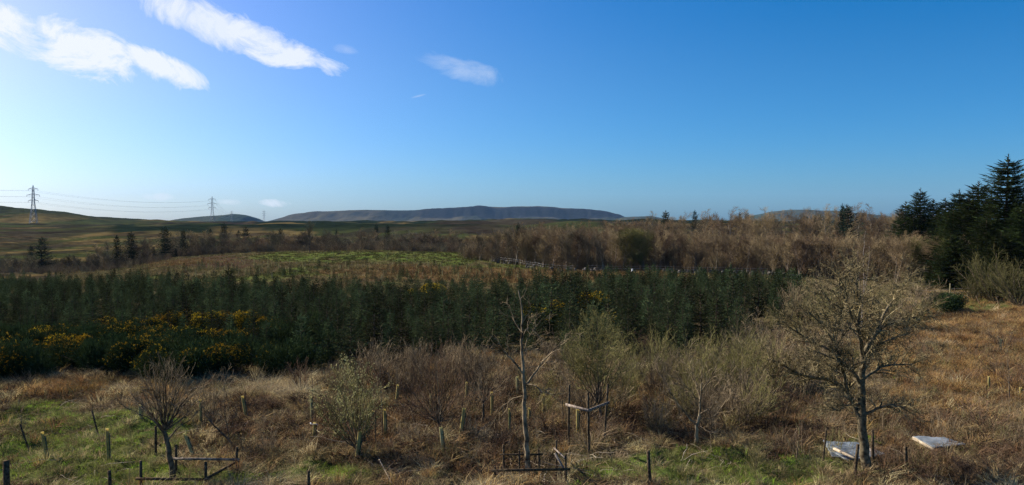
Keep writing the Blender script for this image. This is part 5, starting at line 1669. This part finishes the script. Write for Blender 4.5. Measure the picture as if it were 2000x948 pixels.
guard("tree_guard", [(269, 900, 269, 21.1), (397, 903, 397, 21.3), (459, 873, 455, 22.9), (339, 869, 338, 22.9)],
      [(0, 1, 934, 936, .075, 'post'), (3, 2, 895, 897, .07, 'rail'), (1, 2, 934, 901, .07, 'post')], 'dark post and rail guard open on one side round the fanning tree', .042)
guard("tree_guard", [(966, 912, 967, 21.2), (1105, 889, 1107, 21.5), (1087, 860, 1088, 22.9), (1052, 878, 1054, 22.7), (1014, 880, 1015, 22.6), (983, 869, 984, 22.6)],
      [(0, 1, 918, 916, .07, 'post'), (5, 3, 887, 887, .05, 'post'), (2, 1, 877, 893, .05, 'rail')], 'low ragged post and rail guard round the pale trunked tree', .036)
guard("stake_guard", [(1112, 752, 1111, 25.4), (1149, 767, 1152, 24.2), (1188, 750, 1180, 25.5)],
      [(0, 1, 791, 801, .09, 'rail'), (1, 2, 801, 787, .09, 'rail')], 'three tall dark stakes joined by two rails in a V right of the middle tree', .042)
x, y, z = Yz(1108, 21.6)
g = Geo(); g.box((0, 0, .5), (.06, .05, 1.15), np.array([[.86, 0, -.5], [0, 1, 0], [.5, 0, .86]])); o = link("loose_rail", g.mesh("loose_rail", M['rail']), None, (x - .05, y + .15, z - .1)); tag(o, 'short weathered rail leaning on the right posts of the middle guard', 'rail')


# ================================================================== metal sheets lying in the grass
def sheet(corners, thick, material, label, h=.25, wob=.03, Yoff=0, ribs=0, seed=0):
    P = []
    for (u, v, dz) in corners:
        x, y = at(u, v); k = dz / (CZ) ; x, y = x * (1 - k), y * (1 - k)       # raised corner slides along its ray
        P.append([x, y, float(base_z(x, y)) + dz])
    P = np.array(P); n = 26
    a, b = np.meshgrid(np.linspace(0, 1, n), np.linspace(0, 1, n), indexing='ij')
    Q = (P[0] * ((1 - a) * (1 - b))[..., None] + P[1] * (a * (1 - b))[..., None] + P[2] * (a * b)[..., None] + P[3] * ((1 - a) * b)[..., None])
    Q[..., 2] += wob * (fbm(a * 5 + seed, b * 5, seed + 900) - .5) * 2 + (.012 * np.sin(a * ribs * 6.283) if ribs else 0)
    c = P.mean(0)
    Q -= c
    me = grid("metal_sheet", Q[..., 0], Q[..., 1], Q[..., 2], material)
    o = link("metal_sheet", me, None, c)
    s = o.modifiers.new("thickness", 'SOLIDIFY'); s.thickness = thick; s.offset = -1
    tag(o, label, 'metal sheet')
    return o


sheet([(1612, 861, .24), (1685, 865, .24), (1700, 893, .14), (1630, 892, .14)], .02, M['sheet2'], 'upper dented blue grey sheet in the pile left of the oak trunk', wob=.05, seed=1)
sheet([(1618, 874, .20), (1700, 872, .18), (1735, 888, .14), (1660, 900, .14)], .02, M['sheet'], 'lower blue grey sheet sliding out of the pile under the oak', wob=.04, seed=2)
sheet([(1788, 852, .34), (1850, 854, .32), (1894, 868, .25), (1830, 875, .27)], .03, M['sheet'], 'flat pale blue grey sheet lying alone, right of the brown post', wob=.035, seed=3)
def beam(p, q, w, h, material, label, name="timber_beam", cat="timber"):
    (u1, v1, z1), (u2, v2, z2) = p, q
    def w3(u, v, dz):
        x, y = at(u, v); k = dz / CZ; return np.array([x * (1 - k), y * (1 - k), float(base_z(x, y)) + dz])
    a, b = w3(u1, v1, z1), w3(u2, v2, z2); d = unit(b - a); n = unit(np.cross(d, [0, 0, 1])); upv = np.cross(n, d)
    g = Geo(); g.box((0, 0, 0), (np.linalg.norm(b - a), w, h), np.stack([d, n, upv], 1))
    o = link(name, g.mesh(name, material), None, (a + b) / 2); tag(o, label, cat)


beam((1634, 877, .34), (1680, 898, .30), .10, .07, M['timber'], 'pale timber lying across the sheets left of the oak')
beam((1789, 856, .27), (1830, 879, .21), .06, .10, M['timber'], 'pale timber edge under the front of the lone flat sheet')
beam((1835, 879, .19), (1889, 871, .19), .06, .08, M['post'], 'dark timber under the right edge of the lone flat sheet')
beam((1640, 905, .10), (1722, 908, .06), .09, .08, M['post'], 'dark timber on the ground under the sheet pile')
beam((612, 838, .25), (643, 864, .05), .03, .03, M['timber'], 'pale thin stick leaning down right from the short tube', "fallen_stick", "stick")
beam((737, 895, .2), (763, 945, .04), .03, .03, M['bleached'], 'long pale stick lying at the bottom below the fallen stems', "fallen_stick", "stick")


# ================================================================== air
g = Geo(); g.box((0, 5150, 195), (17000, 10700, 420))
hm = bpy.data.materials.new("haze_air"); hm.use_nodes = True
nt = hm.node_tree
for n_ in list(nt.nodes): nt.nodes.remove(n_)
pv = nt.nodes.new("ShaderNodeVolumePrincipled"); pv.inputs["Color"].default_value = (.34, .62, 1, 1); pv.inputs["Density"].default_value = 2.8e-5; pv.inputs["Anisotropy"].default_value = 0
mo = nt.nodes.new("ShaderNodeOutputMaterial"); nt.links.new(pv.outputs[0], mo.inputs["Volume"])
o = link("haze", g.mesh("haze", hm)); o['kind'] = 'stuff'
